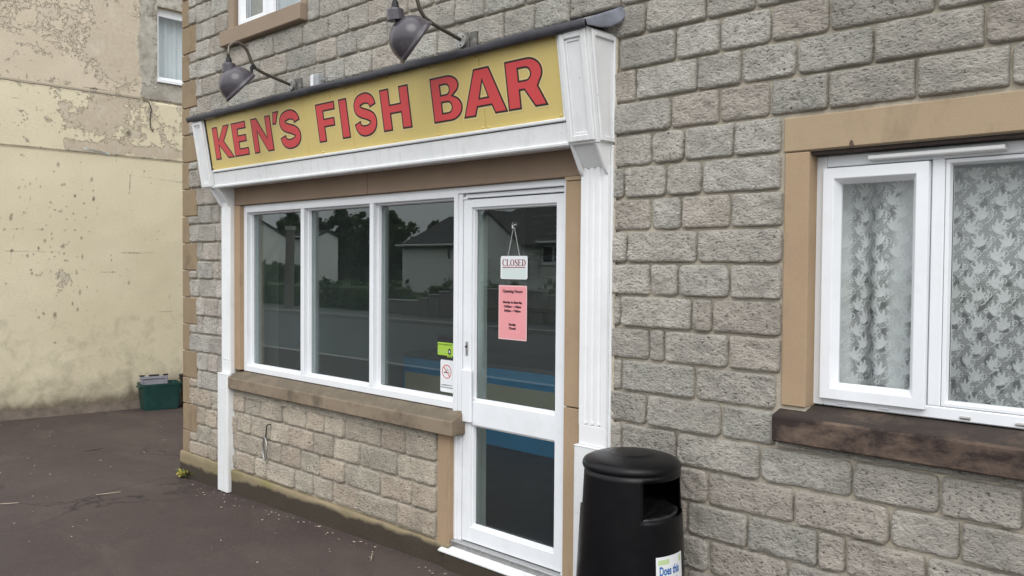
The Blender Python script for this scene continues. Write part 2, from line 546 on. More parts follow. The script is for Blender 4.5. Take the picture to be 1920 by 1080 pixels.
M = dict(
    stone=make_stone(), mortar=make_mortar(),
    sand=make_sandstone('sandstone_surround', (.43, .315, .205, 1), (.37, .262, .17, 1), .16, (.24, .18, .125, 1), (5, 5, 1.2)),
    sand_lintel=make_sandstone('sandstone_lintel', (.42, .325, .215, 1), (.39, .295, .195, 1), .16, (.27, .205, .14, 1), (3, 3, 1.2)),
    sand_shaded=make_sandstone('shaded_sandstone_head', (.30, .222, .160, 1), (.26, .19, .138, 1)),  # sandstone darkened in colour for the shade under the fascia
    sand_grey=make_sandstone('greyed_sandstone', (.34, .265, .20, 1), (.29, .222, .168, 1)),
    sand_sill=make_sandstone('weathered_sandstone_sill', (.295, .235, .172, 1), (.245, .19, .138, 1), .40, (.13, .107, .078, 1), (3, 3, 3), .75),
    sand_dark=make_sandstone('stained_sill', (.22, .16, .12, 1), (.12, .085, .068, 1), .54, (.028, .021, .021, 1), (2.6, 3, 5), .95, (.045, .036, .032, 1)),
    quoin=make_sandstone('sandstone_quoin', (.32, .24, .152, 1), (.26, .195, .13, 1), .22, (.17, .13, .085, 1), (3, 3, 3)),
    lead_pale=simple('pale_lead', (.20, .21, .25, 1), .45, .12, 20, .2, 40, dirt=(.10, .10, .11, 1), dirtamt=.4, dirtscale=12),
    plinth=make_plinth(), tarmac=make_tarmac(), road=make_road(), lead=make_lead(),
    white=simple('white_gloss_paint', (.80, .81, .82, 1), .42, .04, 5, .12, 60, dirt=(.36, .35, .32, 1), dirtamt=.10, dirtscale=6),
    whitewood=make_whitewood(), ventwhite=simple('vent_plastic', (.80, .80, .80, 1), .4, .03, 5),
    pvc=simple('white_plastic_frame', (.82, .84, .87, 1), .32, .03, 4, dirt=(.45, .44, .42, 1), dirtamt=.12, dirtscale=7),
    headgap=simple('dark_brown_strip', (.045, .032, .028, 1), .8, .3, 20),
    gasket=simple('black_gasket', (.02, .02, .022, 1), .6),
    glass=make_glass('shop_glass'), glass2=make_glass('window_glass', (.96, .97, .97), .04, film=.006),
    yellow=make_sign_yellow(),
    red=simple('faded_red_vinyl', (.62, .066, .070, 1), .4, .05, 3),
    black=simple('black_vinyl', (.03, .018, .018, 1), .45, .05, 3),
    halo=simple('cream_vinyl', (.68, .55, .25, 1), .4, .04, 3),
    shade=simple('grey_lamp_shade', (.070, .062, .074, 1), .22, .08, 12, spec=.5, dirt=(.16, .15, .15, 1), dirtamt=.35, dirtscale=14),
    shade_in=simple('lamp_inside', (.10, .09, .095, 1), .5, .08, 12),
    arm=simple('bronze_steel_arm', (.17, .15, .125, 1), .35, .15, 30, metallic=.7),
    galv=simple('galvanised_steel', (.40, .39, .37, 1), .5, .2, 25, metallic=.5, dirt=(.14, .09, .06, 1), dirtamt=.6, dirtscale=20),
    galvdark=simple('dull_steel', (.13, .125, .115, 1), .55, .3, 40, metallic=.3, dirt=(.42, .41, .38, 1), dirtamt=.7, dirtscale=26),
    greyplastic=simple('weathered_grey_plastic', (.36, .37, .38, 1), .55, .12, 30, dirt=(.12, .11, .10, 1), dirtamt=.5, dirtscale=20),
    bin=simple('black_bin_plastic', (.003, .003, .0042, 1), .34, .15, 18, .10, 120, spec=.26, dirt=(.012, .012, .012, 1), dirtamt=.25, dirtscale=5),
    binbag=simple('black_bag', (.02, .02, .022, 1), .25, .2, 30, 1.0, 35),
    paper=simple('white_paper', (.78, .80, .82, 1), .55, .02, 4),
    pink=simple('pink_paper', (.80, .33, .35, 1), .6, .04, 6),
    pinkedge=simple('laminate_edge', (.82, .52, .53, 1), .3, .02, 6),
    ink=simple('dark_ink', (.04, .015, .02, 1), .6, .02), ink2=simple('maroon_ink', (.24, .03, .045, 1), .6, .02),
    blueink=simple('blue_ink', (.02, .14, .42, 1), .5, .02), greenink=simple('green_print', (.36, .56, .06, 1), .45, .03),
    palegreen=simple('pale_green_print', (.52, .66, .36, 1), .5, .02), redink=simple('red_ring_ink', (.62, .10, .10, 1), .5, .02),
    blueline=simple('pale_board_print', (.63, .72, .70, 1), .5, .02),
    clear=make_glass('clear_plastic', (.85, .87, .87), .10, .002),
    cord=simple('white_cord', (.5, .5, .48, 1), .8),
    steel=simple('brushed_steel', (.45, .45, .45, 1), .35, .15, 60, metallic=.8),
    greenbox=simple('green_recycling_plastic', (.012, .052, .045, 1), .45, .12, 6, dirt=(.06, .09, .08, 1), dirtamt=.3, dirtscale=6),
    greylid=simple('grey_box_lid', (.24, .235, .27, 1), .5, .12, 8, dirt=(.12, .11, .12, 1), dirtamt=.4),
    beige=make_beige(), lace=make_lace(),
    room=simple('dim_room_wall', (.42, .44, .44, 1), .85, .06, 2), roomgrey=simple('dimmed_left_wall', (.36, .39, .39, 1), .7, .05, 2), roomdark=simple('dark_cladding', (.045, .05, .055, 1), .6, .1, 3),
    palewall=simple('pale_interior_wall', (.62, .66, .63, 1), .8, .04, 2), floor=simple('slate_blue_floor', (.035, .045, .06, 1), .5, .15, 5),
    blue=simple('blue_counter_panel', (.02, .38, .74, 1), .5, .06, 3), creampanel=simple('cream_counter_panel', (.70, .66, .50, 1), .5, .05, 3),
    ceiling=simple('ceiling_board', (.7, .7, .69, 1), .9, .05, 2),
    metalgrey=simple('range_steel', (.25, .26, .27, 1), .35, .1, 5, metallic=.8),
    curtain=simple('pale_curtain', (.62, .66, .68, 1), .9, .05, 3),
    render_white=simple('white_house_render', (.74, .74, .72, 1), .9, .08, 1.2, .2, 20),
    render_grey=simple('grey_house_render', (.42, .42, .40, 1), .9, .08, 1.2, .2, 20),
    rooftile=simple('dark_roof_tile', (.052, .047, .048, 1), .8, .25, 6, .5, 18),
    gutter=simple('white_gutter', (.6, .6, .6, 1), .5), darkpane=simple('dark_house_pane', (.03, .035, .04, 1), .12, .1, 2, spec=.6),
    gardenwall=simple('garden_wall_stone', (.25, .235, .21, 1), .9, .25, 7, .6, 12),
    kerb=simple('concrete_kerb', (.33, .32, .30, 1), .85, .15, 6, .3, 60),
    leafA=make_leaf('dark_foliage', (.055, .078, .036, 1), (.095, .12, .055, 1)), leafB=make_leaf('mid_foliage', (.065, .095, .04, 1), (.11, .135, .06, 1)),
    bark=simple('bark', (.10, .08, .06, 1), .9, .3, 8, .8, 12), polewood=simple('weathered_pole', (.20, .18, .155, 1), .9, .2, 6, .5, 20),
    weed=simple('yellowed_leaf', (.33, .29, .05, 1), .7, .3, 20), litter=simple('pale_litter', (.38, .31, .24, 1), .8, .35, 300),
    grassy=simple('garden_grass', (.05, .085, .025, 1), .9, .3, 2),
)

# ================================================================== GROUND
def gz(x, y):
    a = -0.08 * min(1, max(0, (3.6 - x) / 3.6))
    if x < 0: a -= 0.025 * max(-3., min(4., y)) * min(1, -x / 3.75)
    if y < -4.2: a *= max(0, 1 - (-4.2 - y) / 1.0)
    return a
xs = sorted(set([-110, -70, -40, -22, -14, -10] + [round(-8 + .25 * i, 3) for i in range(73)] + [12, 16, 24, 40, 60]))
ys = sorted(set([-5.6, -5.2, -4.9] + [round(-4.5 + .25 * i, 3) for i in range(39)] + [7, 10, 16, 30, 60]))
V = [(x, y, gz(x, y)) for y in ys for x in xs]
o = structure(link('ground', grid_mesh('ground', V, len(ys), len(xs)), M['tarmac']))
o['label'] = 'dark reddish brown tarmac forecourt in front of the shop'
o = structure(box('kerb', M['kerb'], None, -110, 60, -5.75, -5.602, -.3, .004, .012))
V = [(x, y, -.115 + .05 * (1 - ((y + 9.4) / 3.7) ** 2)) for y in (-13.2, -11.5, -9.4, -7.4, -5.74) for x in (-110, -60, -30, -10, 0, 10, 30, 60)]
structure(link('road', grid_mesh('road', V, 5, 8), M['road']))
structure(box('far_kerb', M['kerb'], None, -110, 60, -13.32, -13.18, -.3, .0, .012))
structure(link('far_pavement', mesh('far_pavement', [(-110, -14.9, -.004), (60, -14.9, -.004), (60, -13.31, -.004), (-110, -13.31, -.004)], [(0, 1, 2, 3)]), M['road']))
structure(link('garden_ground', mesh('garden_ground', [(-130, -120, -.02), (60, -120, -.02), (60, -14.9, -.02), (-130, -14.9, -.02)], [(0, 1, 2, 3)]), M['grassy']))

# ================================================================== STONE BUILDING
B = thing('stone_building', 'grey rock-faced stone shop building with sandstone corner stones', 'building', (0, 0, -.08))
Z0, CH = 0.089, 0.1488
HOLES = [(.865, 4.285, .66, 2.30), (3.235, 4.285, -.3, .66), (.86, 1.80, 3.48, 4.66), (5.425, 7.30, 1.10, 2.175)]
def wall_with_holes(x0, x1, z0, z1, holes, y0, y1):
    X = sorted(set([x0, x1] + [v for h in holes for v in h[:2]])); Zs = sorted(set([z0, z1] + [v for h in holes for v in h[2:]]))
    X = [v for v in X if x0 <= v <= x1]; Zs = [v for v in Zs if z0 <= v <= z1]
    solid = lambda i, k: 0 <= i < len(X) - 1 and 0 <= k < len(Zs) - 1 and not any(h[0] - 1e-6 <= X[i] and X[i + 1] <= h[1] + 1e-6 and h[2] - 1e-6 <= Zs[k] and Zs[k + 1] <= h[3] + 1e-6 for h in holes)
    v = []; f = []; ix = {}
    def p(x, y, z):
        k = (x, y, z)
        if k not in ix: ix[k] = len(v); v.append(k)
        return ix[k]
    for i in range(len(X) - 1):
        for k in range(len(Zs) - 1):
            if not solid(i, k): continue
            a, b, c, d = X[i], X[i + 1], Zs[k], Zs[k + 1]
            f.append((p(a, y0, c), p(b, y0, c), p(b, y0, d), p(a, y0, d)))
            f.append((p(a, y1, d), p(b, y1, d), p(b, y1, c), p(a, y1, c)))
            if not solid(i - 1, k): f.append((p(a, y1, c), p(a, y0, c), p(a, y0, d), p(a, y1, d)))
            if not solid(i + 1, k): f.append((p(b, y0, c), p(b, y1, c), p(b, y1, d), p(b, y0, d)))
            if not solid(i, k - 1): f.append((p(a, y1, c), p(b, y1, c), p(b, y0, c), p(a, y0, c)))
            if not solid(i, k + 1): f.append((p(a, y0, d), p(b, y0, d), p(b, y1, d), p(a, y1, d)))
    return mesh('wall', v, f)
wall = link('wall', wall_with_holes(.02, 9.2, -.2, 4.7, HOLES, .006, .25), M['mortar'], B)

# joints read course by course (metres along the front)
J = {
 24: [.5], 23: [.37, .60], 22: [.50, 2.03, 2.25, 2.55, 2.78, 3.08, 3.30, 3.6],
 21: [.27, .58, .80, 1.1, 1.46, 1.83, 2.13, 2.36, 2.58, 2.95, 3.18, 3.48, 3.71, 4.02, 4.24, 4.55, 4.85, 5.08],
 20: [.36, .66, .96, 1.26, 1.62, 1.99, 2.23, 2.45, 2.76, 3.07, 3.37, 3.6, 3.9, 4.27, 4.64, 4.87, 5.17, 5.4],
 19: [.5, .8, 1.1, 1.48, 1.79, 2.09, 2.32, 2.61, 2.9, 3.22, 3.45, 3.75, 3.97, 4.2, 4.51, 4.74, 5.04, 5.35, 5.58, 5.95],
 18: [.33, .6, .8, 4.65, 4.96, 5.19, 5.5, 5.73, 6.1],
 17: [.36, .6, 4.50, 4.81, 5.03, 5.26, 5.5, 5.88, 6.25], 16: [.3, .55, 4.6, 4.92, 5.13, 5.37, 5.67, 6.04],
 15: [.35, .62, 4.79, 5.03, 5.26, 5.5, 5.82, 6.12], 14: [.39, .62, 4.69, 4.86, 5.1], 13: [.52, .64, 4.54, 4.77, 4.95],
 12: [.59, 4.69, 4.85, 5.09], 11: [.37, .63, 4.56, 4.93], 10: [.53, .64, 4.69, 4.84, 5.09], 9: [.59, 4.53, 4.91, 5.01],
 8: [.40, .62, 4.69, 4.77, 5.09], 7: [.36, .6, 4.54, 4.93], 6: [.5, 4.68, 5.06, 5.45, 5.7, 6.0, 6.2], 5: [.45, .62, 4.54, 4.84, 5.24, 5.62, 5.93, 6.19],
 4: [.35, .6, 4.70, 5.0, 5.39, 5.76, 6.0], 3: [.5, .62, 1.03, 1.27, 1.57, 1.88, 2.1, 2.33, 2.71, 2.95, 4.68, 4.90, 5.19, 5.49, 5.6, 5.89, 6.2],
 2: [.4, .6, .92, 1.13, 1.42, 1.66, 1.97, 2.2, 2.49, 2.87, 4.72, 5.01, 5.37, 5.6, 5.9], 1: [.5, .62, 1.32, 1.55, 1.81, 2.04, 2.33, 2.71, 3.01, 4.60, 4.90, 5.2, 5.5, 5.8, 6.1],
 0: [.45, .6, 1.19, 1.36, 1.73, 1.96, 2.19, 2.49, 2.87, 4.75, 5.05, 5.4, 5.7, 6.0],
}
# quoins: 1.5 courses high, long and short in turn
QH = CH * 1.5
QZ = 3.662
quoins = []
k = 5
while True:
    z1 = QZ + QH * k; z0 = z1 - QH
    if z1 < .17: break
    quoins.append((0., .258 if k % 2 == 0 else .125, max(z0, .135), z1, k))
    k -= 1
EXC = [(q[0] - .02, q[1], q[2], q[3]) for q in quoins]
EXC += [(.863, 4.287, .76, 2.302), (3.23, 4.287, -.3, .80),                    # shop opening
        (.745, 1.882, 3.365, 3.492), (.78, .87, 3.48, 4.7), (1.79, 1.875, 3.48, 4.7), (.85, 1.81, 3.4, 4.7),
        (5.312, 7.45, 2.172, 2.316), (5.322, 7.42, 1.15, 2.19), (5.305, 7.45, 1.02, 1.165), (-.1, 9.3, -.3, .132)]
def subtract(r, e):
    x0, x1, z0, z1 = r; a, b, c, d = e
    if a >= x1 or b <= x0 or c >= z1 or d <= z0: return [r]
    out = []
    if a > x0: out.append((x0, a, z0, z1))
    if b < x1: out.append((b, x1, z0, z1))
    m0, m1 = max(x0, a), min(x1, b)
    if c > z0: out.append((m0, m1, z0, c))
    if d < z1: out.append((m0, m1, d, z1))
    return out
rects = []
rnd = random.Random(3)
for n in range(0, 31):
    joints = J.get(n, [])
    js = [j for j in joints]
    x = (js[-1] if js else 0) + rnd.choice((.22, .3, .37))
    if 7 <= n <= 14: x = max(x, 5.35)
    lo = js[0] if js else .3
    while x < 9.2:
        js.append(x); x += rnd.choice((.225, .225, .30, .30, .37))
    if n > 22:
        js = [j for j in js if j < .7]
        x = 1.9
        while x < 9.2: js.append(x); x += rnd.choice((.225, .30, .30, .37))
    js = sorted(js)
    e = [.0] + js + [9.2]
    for i in range(len(e) - 1):
        a, b = e[i], e[i + 1]
        if b - a > .55 and not (.9 < (a + b) / 2 < 4.2):
            m = (a + b) / 2; parts = [(a, m), (m, b)]
        else: parts = [(a, b)]
        for a, b in parts:
            off = .040 if (n < 4 and .6 < a < 3.3) else (-.010 if b < 4.4 and n > 17 else .006)
            z0 = Z0 + CH * n + off; z1 = z0 + CH
            if z0 > 4.66: continue
            R_ = [(a, b, z0, min(z1, 4.69))]
            for q in EXC:
                R_ = [s for r in R_ for s in subtract(r, q)]
            for r in R_:
                if r[1] - r[0] > .045 and r[3] - r[2] > .03: rects.append((n, *r))
# thin packing slips under the two sills
for x0, x1, zt, zb, ws in ((.90, 3.22, .757, .724, (.14, .2)), (5.33, 6.9, 1.018, .985, (.16, .26)), (.80, 1.84, 3.365, 3.33, (.15, .25))):
    x = x0
    while x < x1 - .05:
        w_ = rnd.uniform(*ws)
        rects.append((-1, x, min(x1, x + w_), zb, zt)); x += w_ + rnd.uniform(.01, .05)

def in_view(r):
    for x in (r[1], r[2]):
        for z in (r[3], r[4]):
            d = Vector((x, 0, z)) - CAM_LOC
            dz = d.dot(CF)
            if dz <= 0: continue
            u = 960 + 1574.64 * d.dot(CR) / dz; v = 540 - 1574.64 * d.dot(CU) / dz
            if -30 < u < 1950 and -30 < v < 1110: return True
    return False
def axis_pts(h, step):
    inner = max(0, h - .017)
    n = max(2, int(round(2 * inner / step)))
    return [-h, -h + .0035, -h + .009] + list(np.linspace(-inner, inner, n + 1)) + [h - .009, h - .0035, h]
def block_mesh(w_, h_, seed, step):
    hw, hh = w_ / 2, h_ / 2
    sx = axis_pts(hw, step); sz = axis_pts(hh, step)
    rc = rnd.uniform(.012, .030)
    slant = rnd.uniform(-.003, .003), rnd.uniform(-.004, .003)
    proud = rnd.uniform(.011, .020)
    v = []
    for t in sz:
        for s in sx:
            e = min(hw - abs(s), hh - abs(t))
            x, z = s, t
            cx, cz = abs(s) - (hw - rc), abs(t) - (hh - rc)
            if cx > 0 and cz > 0:
                m = max(cx, cz); L = math.hypot(cx, cz)
                x = math.copysign(hw - rc + cx * m / L, s); z = math.copysign(hh - rc + cz * m / L, t)
            q = Vector((s * 9 + seed * 7.3, t * 9, seed))
            wob = noise.noise(q * 2.6) * .0045 * (1 if e < .012 else 0)
            x += math.copysign(wob, s) if abs(s) > hw - .012 else 0
            z += math.copysign(wob, t) if abs(t) > hh - .012 else 0
            f = min(1, max(0, e / .0075)); f = f * (2 - f)
            rough = .0060 * noise.noise(q * 1.6) + .0060 * noise.noise(q * 4.2 + Vector((3, 1, 2))) + .0050 * noise.noise(q * 8.5)
            y = .012 - (proud + .012) * f - f * (min(.011, max(-.007, rough)) + slant[0] * s / hw + slant[1] * t / hh)
            v.append((x, min(y, .012), z))
    me = grid_mesh('block', v, len(sz), len(sx))
    fattr(me, 'edge', [max(0., 1 - min(hw - abs(a), hh - abs(b)) / .015) for b in sz for a in sx])
    return me
outer = []
mesh_count = 0
blocks = []
for i, r in enumerate(rects):
    vis = in_view(r)
    wv = sum(1 for _ in [0])
    gap = .0036 if r[0] >= 0 else .003
    w_, h_ = r[2] - r[1] - 2 * gap, r[4] - r[3] - 2 * gap
    if w_ < .03 or h_ < .014: continue
    c = ((r[1] + r[2]) / 2, 0., (r[3] + r[4]) / 2)
    near = c[0] > 3.6
    me = block_mesh(w_, h_, i * 1.37, .012 if vis and near else (.017 if vis else .04))
    g = rnd.random()
    base = np.array((.585, .548, .488)) * rnd.uniform(.87, 1.11)
    if g < .25: base *= np.array((1.02, .98, .965))
    elif g > .75: base *= np.array((.975, 1.0, 1.01))
    if c[2] < .75 and c[0] < 3.4: base *= np.array((1.05, .99, .90))
    ca = me.attributes.new('tint', 'FLOAT_COLOR', 'POINT')
    co = np.empty(len(me.vertices) * 3, np.float32); me.vertices.foreach_get('co', co); co = co.reshape(-1, 3)
    k_ = np.array([1 + .16 * noise.noise((c[0] * 1.3 + p[0] * 1.3, (c[2] + p[2]) * .8, 4.)) + .13 * noise.noise(((c[0] + p[0]) * 6, (c[2] + p[2]) * 5, 9.)) for p in co], np.float32)
    ca.data.foreach_set('color', np.concatenate([k_[:, None] * base[None].astype(np.float32), np.ones((len(co), 1), np.float32)], 1).ravel())
    fattr(me, 'pit', np.full(len(me.vertices), rnd.uniform(.55, 1.05)) * (1 - .8 * np.array([v_.value for v_ in me.attributes['edge'].data])))
    if vis: blocks.append((w_ * h_, me, c))
    else: outer.append((me, c))
blocks.sort(key=lambda b: -b[0])
for a, me, c in blocks[:300]:
    link('block', me, M['stone'], wall, loc=c)
outer += [(me, c) for a, me, c in blocks[300:]]
if outer:
    bm = bmesh.new()
    for me, c in outer:
        me.transform(Matrix.Translation(Vector(c))); bm.from_mesh(me)
    me = bpy.data.meshes.new('outer_blocks'); bm.to_mesh(me); bm.free()
    o = link('outer_blocks', me, M['stone'], wall); o['kind'] = 'stuff'
for x0, x1, z0, z1, k in quoins:
    o = box('quoin', M['quoin'], B, -.004 - .002 * (k % 2), x1 - .005, -.006 - rnd.uniform(0, .003), .20, z0 + .004, z1 - .004, .005)

# mass of the building behind the front
MB().box(.01, .24, .252, 8, -.2, 4.69).build('side_wall', M['mortar'], B)
MB().box(8.96, 9.19, .252, 8, -.2, 4.69).build('side_wall', M['mortar'], B)
MB().box(.0, 9.2, 8.0, 8.2, -.2, 4.69).build('rear_wall', M['mortar'], B)
MB().box(-.1, 9.3, -.1, 8.3, 4.71, 4.9).build('roof', M['rooftile'], B)
# plinth (with a height attribute for the tar splash line)
def plinth(x0, x1, ztop, y=-.028):
    nx = max(2, int((x1 - x0) / .05)); rows = (-.2, -.1, -.03, .0, .03, .06, .09, ztop - .01, ztop)
    v = []; up = []
    for z in rows:
        for i in range(nx + 1):
            x = x0 + (x1 - x0) * i / nx
            v.append((x, y + (.006 if z == ztop else 0) + .004 * noise.noise((x * 4, z * 9, 2)), z + (.004 * noise.noise((x * 6, 1, 5)) if z == ztop else 0)))
            up.append((z - gz(x, y)) / .13)
    for i in range(nx + 1):
        x = x0 + (x1 - x0) * i / nx
        v.append((x, .02, ztop + .002)); up.append(1.2)
    me = grid_mesh('plinth', v, len(rows) + 1, nx + 1); fattr(me, 'up', up)
    return link('plinth', me, M['plinth'], B)
plinth(-.012, .70, .135)
plinth(.84, 3.36, .122)
plinth(4.47, 9.2, .10)
MB().box(-.014, .02, -.026, .3, -.2, .132).build('plinth', M['sand_sill'], B, .004)
# shop opening stones
box('head_stone', M['sand_shaded'], B, .866, 2.55, -.002, .13, 2.157, 2.33, .003)
box('head_stone', M['sand_shaded'], B, 2.554, 4.284, -.002, .13, 2.157, 2.33, .003)
box('jamb_stone', M['sand'], B, .868, .951, -.004, .14, .90, 2.154, .003)
box('jamb_stone', M['sand'], B, 4.181, 4.30, -.004, .14, 1.02, 2.135, .003)
box('jamb_stone', M['sand'], B, 4.181, 4.30, -.0045, .14, .06, 1.014, .003)
box('jamb_stone', M['sand_lintel'], B, 4.181, 4.284, -.010, .14, 2.137, 2.156, .002)
box('jamb_stone', M['sand'], B, 3.238, 3.340, -.006, .14, .118, .762, .004)
# shop sill in two stones with a sloped top
for x0, x1 in ((.872, 2.043), (2.048, 3.415)):
    MB().prism([(-.062, .757), (-.062, .842), (.03, .888), (.14, .892), (.14, .757)], 'x', x0, x1).build('sill_stone', M['sand_sill'], B, .006)
# house window surround
box('lintel_stone', M['sand_lintel'], B, 5.322, 7.44, -.008, .16, 2.178, 2.314, .004)
box('jamb_stone', M['sand'], B, 5.326, 5.428, -.006, .16, 1.163, 2.174, .004)
box('jamb_stone', M['sand'], B, 7.30, 7.41, -.006, .16, 1.163, 2.174, .004)
MB().prism([(-.055, 1.022), (-.055, 1.126), (-.045, 1.134), (.075, 1.166), (.16, 1.168), (.16, 1.022)], 'x', 5.312, 7.44).build('sill_stone', M['sand_dark'], B, .006, label='dark stained sandstone window sill')
MB().prism([(5.585, 2.179), (5.604, 2.179), (5.598, 2.198), (5.592, 2.203), (5.587, 2.195)], 'y', -.0105, -.006).build('lintel_chip', M['sand_dark'], B)
# upper window surround
box('sill_stone', M['sand_grey'], B, .752, 1.878, -.065, .15, 3.37, 3.485, .005)
box('jamb_stone', M['sand_grey'], B, .785, .862, -.008, .15, 3.488, 4.65, .004)
box('jamb_stone', M['sand_grey'], B, 1.798, 1.87, -.008, .15, 3.488, 4.65, .004)

# rooms behind the glass
def room(x0, x1, y0, y1, z0, z1, wm, fm, fronts=True):
    box('interior_floor', fm, B, x0, x1, y0, y1, z0 - .05, z0, 0)
    box('interior_ceiling', M['ceiling'], B, x0, x1, y0, y1, z1, z1 + .05, 0)
    box('interior_wall', wm, B, x0 - .05, x0, y0, y1, z0, z1, 0)
    box('interior_wall', wm, B, x1, x1 + .05, y0, y1, z0, z1, 0)
    box('interior_wall', wm, B, x0, x1, y1, y1 + .05, z0, z1, 0)
room(.26, 5.15, .252, 3.6, .10, 2.45, M['room'], M['floor'])
room(5.25, 8.9, .252, 3.4, .10, 2.45, M['room'], M['floor'])
room(.30, 3.4, .252, 3.0, 3.05, 4.64, M['room'], M['floor'])
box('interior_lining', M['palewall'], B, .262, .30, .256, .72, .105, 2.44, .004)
box('interior_lining', M['roomgrey'], B, .262, .29, .722, 3.58, .105, 2.44, .004)  # left wall farther from the window, its dimmer light put into the colour
box('interior_partition', M['palewall'], B, 3.20, 3.34, .256, .292, .105, 2.44, .004)

# ------------------------------------------------------------------ house window (lower right)
def casement(parent, wx0, wx1, wz0, wz1, yf, sash, mull, label, fw=.045, glassm=None, sash2=None):
    W_ = MB()
    W_.box(wx0, wx0 + fw, yf, yf + .07, wz0, wz1).box(wx1 - fw, wx1, yf, yf + .07, wz0, wz1)
    W_.box(wx0 + fw, wx1 - fw, yf + .0005, yf + .07, wz0, wz0 + fw).box(wx0 + fw, wx1 - fw, yf + .0005, yf + .07, wz1 - fw, wz1)
    for mx in mull:
        W_.box(mx - .022, mx + .022, yf + .001, yf + .07, wz0 + fw, wz1 - fw)
    win = W_.build('window', M['pvc'], parent, .004, label=label)
    return win
wr = casement(B, 5.421, 7.30, 1.172, 2.160, .07, None, (5.878, 6.85), 'white plastic window frame with a net curtain behind')
def bevel_frame(name, parent, x0, x1, z0, z1, yf, w_, d, mat=M['pvc']):
    """mitred frame whose inner edge slopes back"""
    pr = [(0, yf + d), (0, yf), (w_ * .68, yf), (w_, yf + d * .7), (w_, yf + d)]
    v = []; f = []
    cs = [(x0, z0, 1, 1), (x1, z0, -1, 1), (x1, z1, -1, -1), (x0, z1, 1, -1)]
    for cx, cz, sx_, sz_ in cs:
        for a, y in pr: v.append((cx + a * sx_, y, cz + a * sz_))
    n = len(pr)
    for i in range(4):
        j = (i + 1) % 4
        for k in range(n):
            kk = (k + 1) % n
            f.append((i * n + k, j * n + k, j * n + kk, i * n + kk))
    m_ = MB(); m_.v = v; m_.f = f
    return m_.build(name, mat, parent, .0018)
sash = bevel_frame('sash', wr, 5.462, 5.853, 1.203, 2.108, .045, .062, .05)
bevel_frame('glazing_bead', wr, 5.902, 6.826, 1.219, 2.112, .074, .020, .04)
def pane(name, parent, x0, x1, y, z0, z1, mat, gasket=True):
    o = MB().box(x0, x1, y, y + .006, z0, z1).build(name, mat, parent)
    if gasket:
        g = MB(); t = .004
        g.box(x0, x0 + t, y - .003, y - .0005, z0, z1).box(x1 - t, x1, y - .003, y - .0005, z0, z1)
        g.box(x0 + t, x1 - t, y - .003, y - .0005, z0, z0 + t).box(x0 + t, x1 - t, y - .003, y - .0005, z1 - t, z1)
        g.build('gasket', M['gasket'], parent)
    return o
pane('pane', wr, 5.519, 5.796, .082, 1.260, 2.051, M['glass2'])
pane('pane', wr, 5.919, 6.812, .100, 1.234, 2.098, M['glass2'])
MB().prism([(.030, 2.130), (.030, 2.142), (.036, 2.145), (.0705, 2.146), (.0705, 2.124), (.036, 2.126)], 'x', 5.64, 6.10).build('trickle_vent', M['ventwhite'], wr, .002)
box('head_gap_strip', M['headgap'], wr, 5.43, 7.30, .012, .085, 2.1605, 2.1765, .001)  # dark brown strip drawn for the gap between lintel and frame
for x in (5.545, 5.705, 5.985, 6.16):
    o = MB().tube([(x - .017, .069, 1.187), (x + .017, .069, 1.187)], .0055, 8).build('drain_cover', M['galv'] if x > 5.9 else M['pvc'], wr)

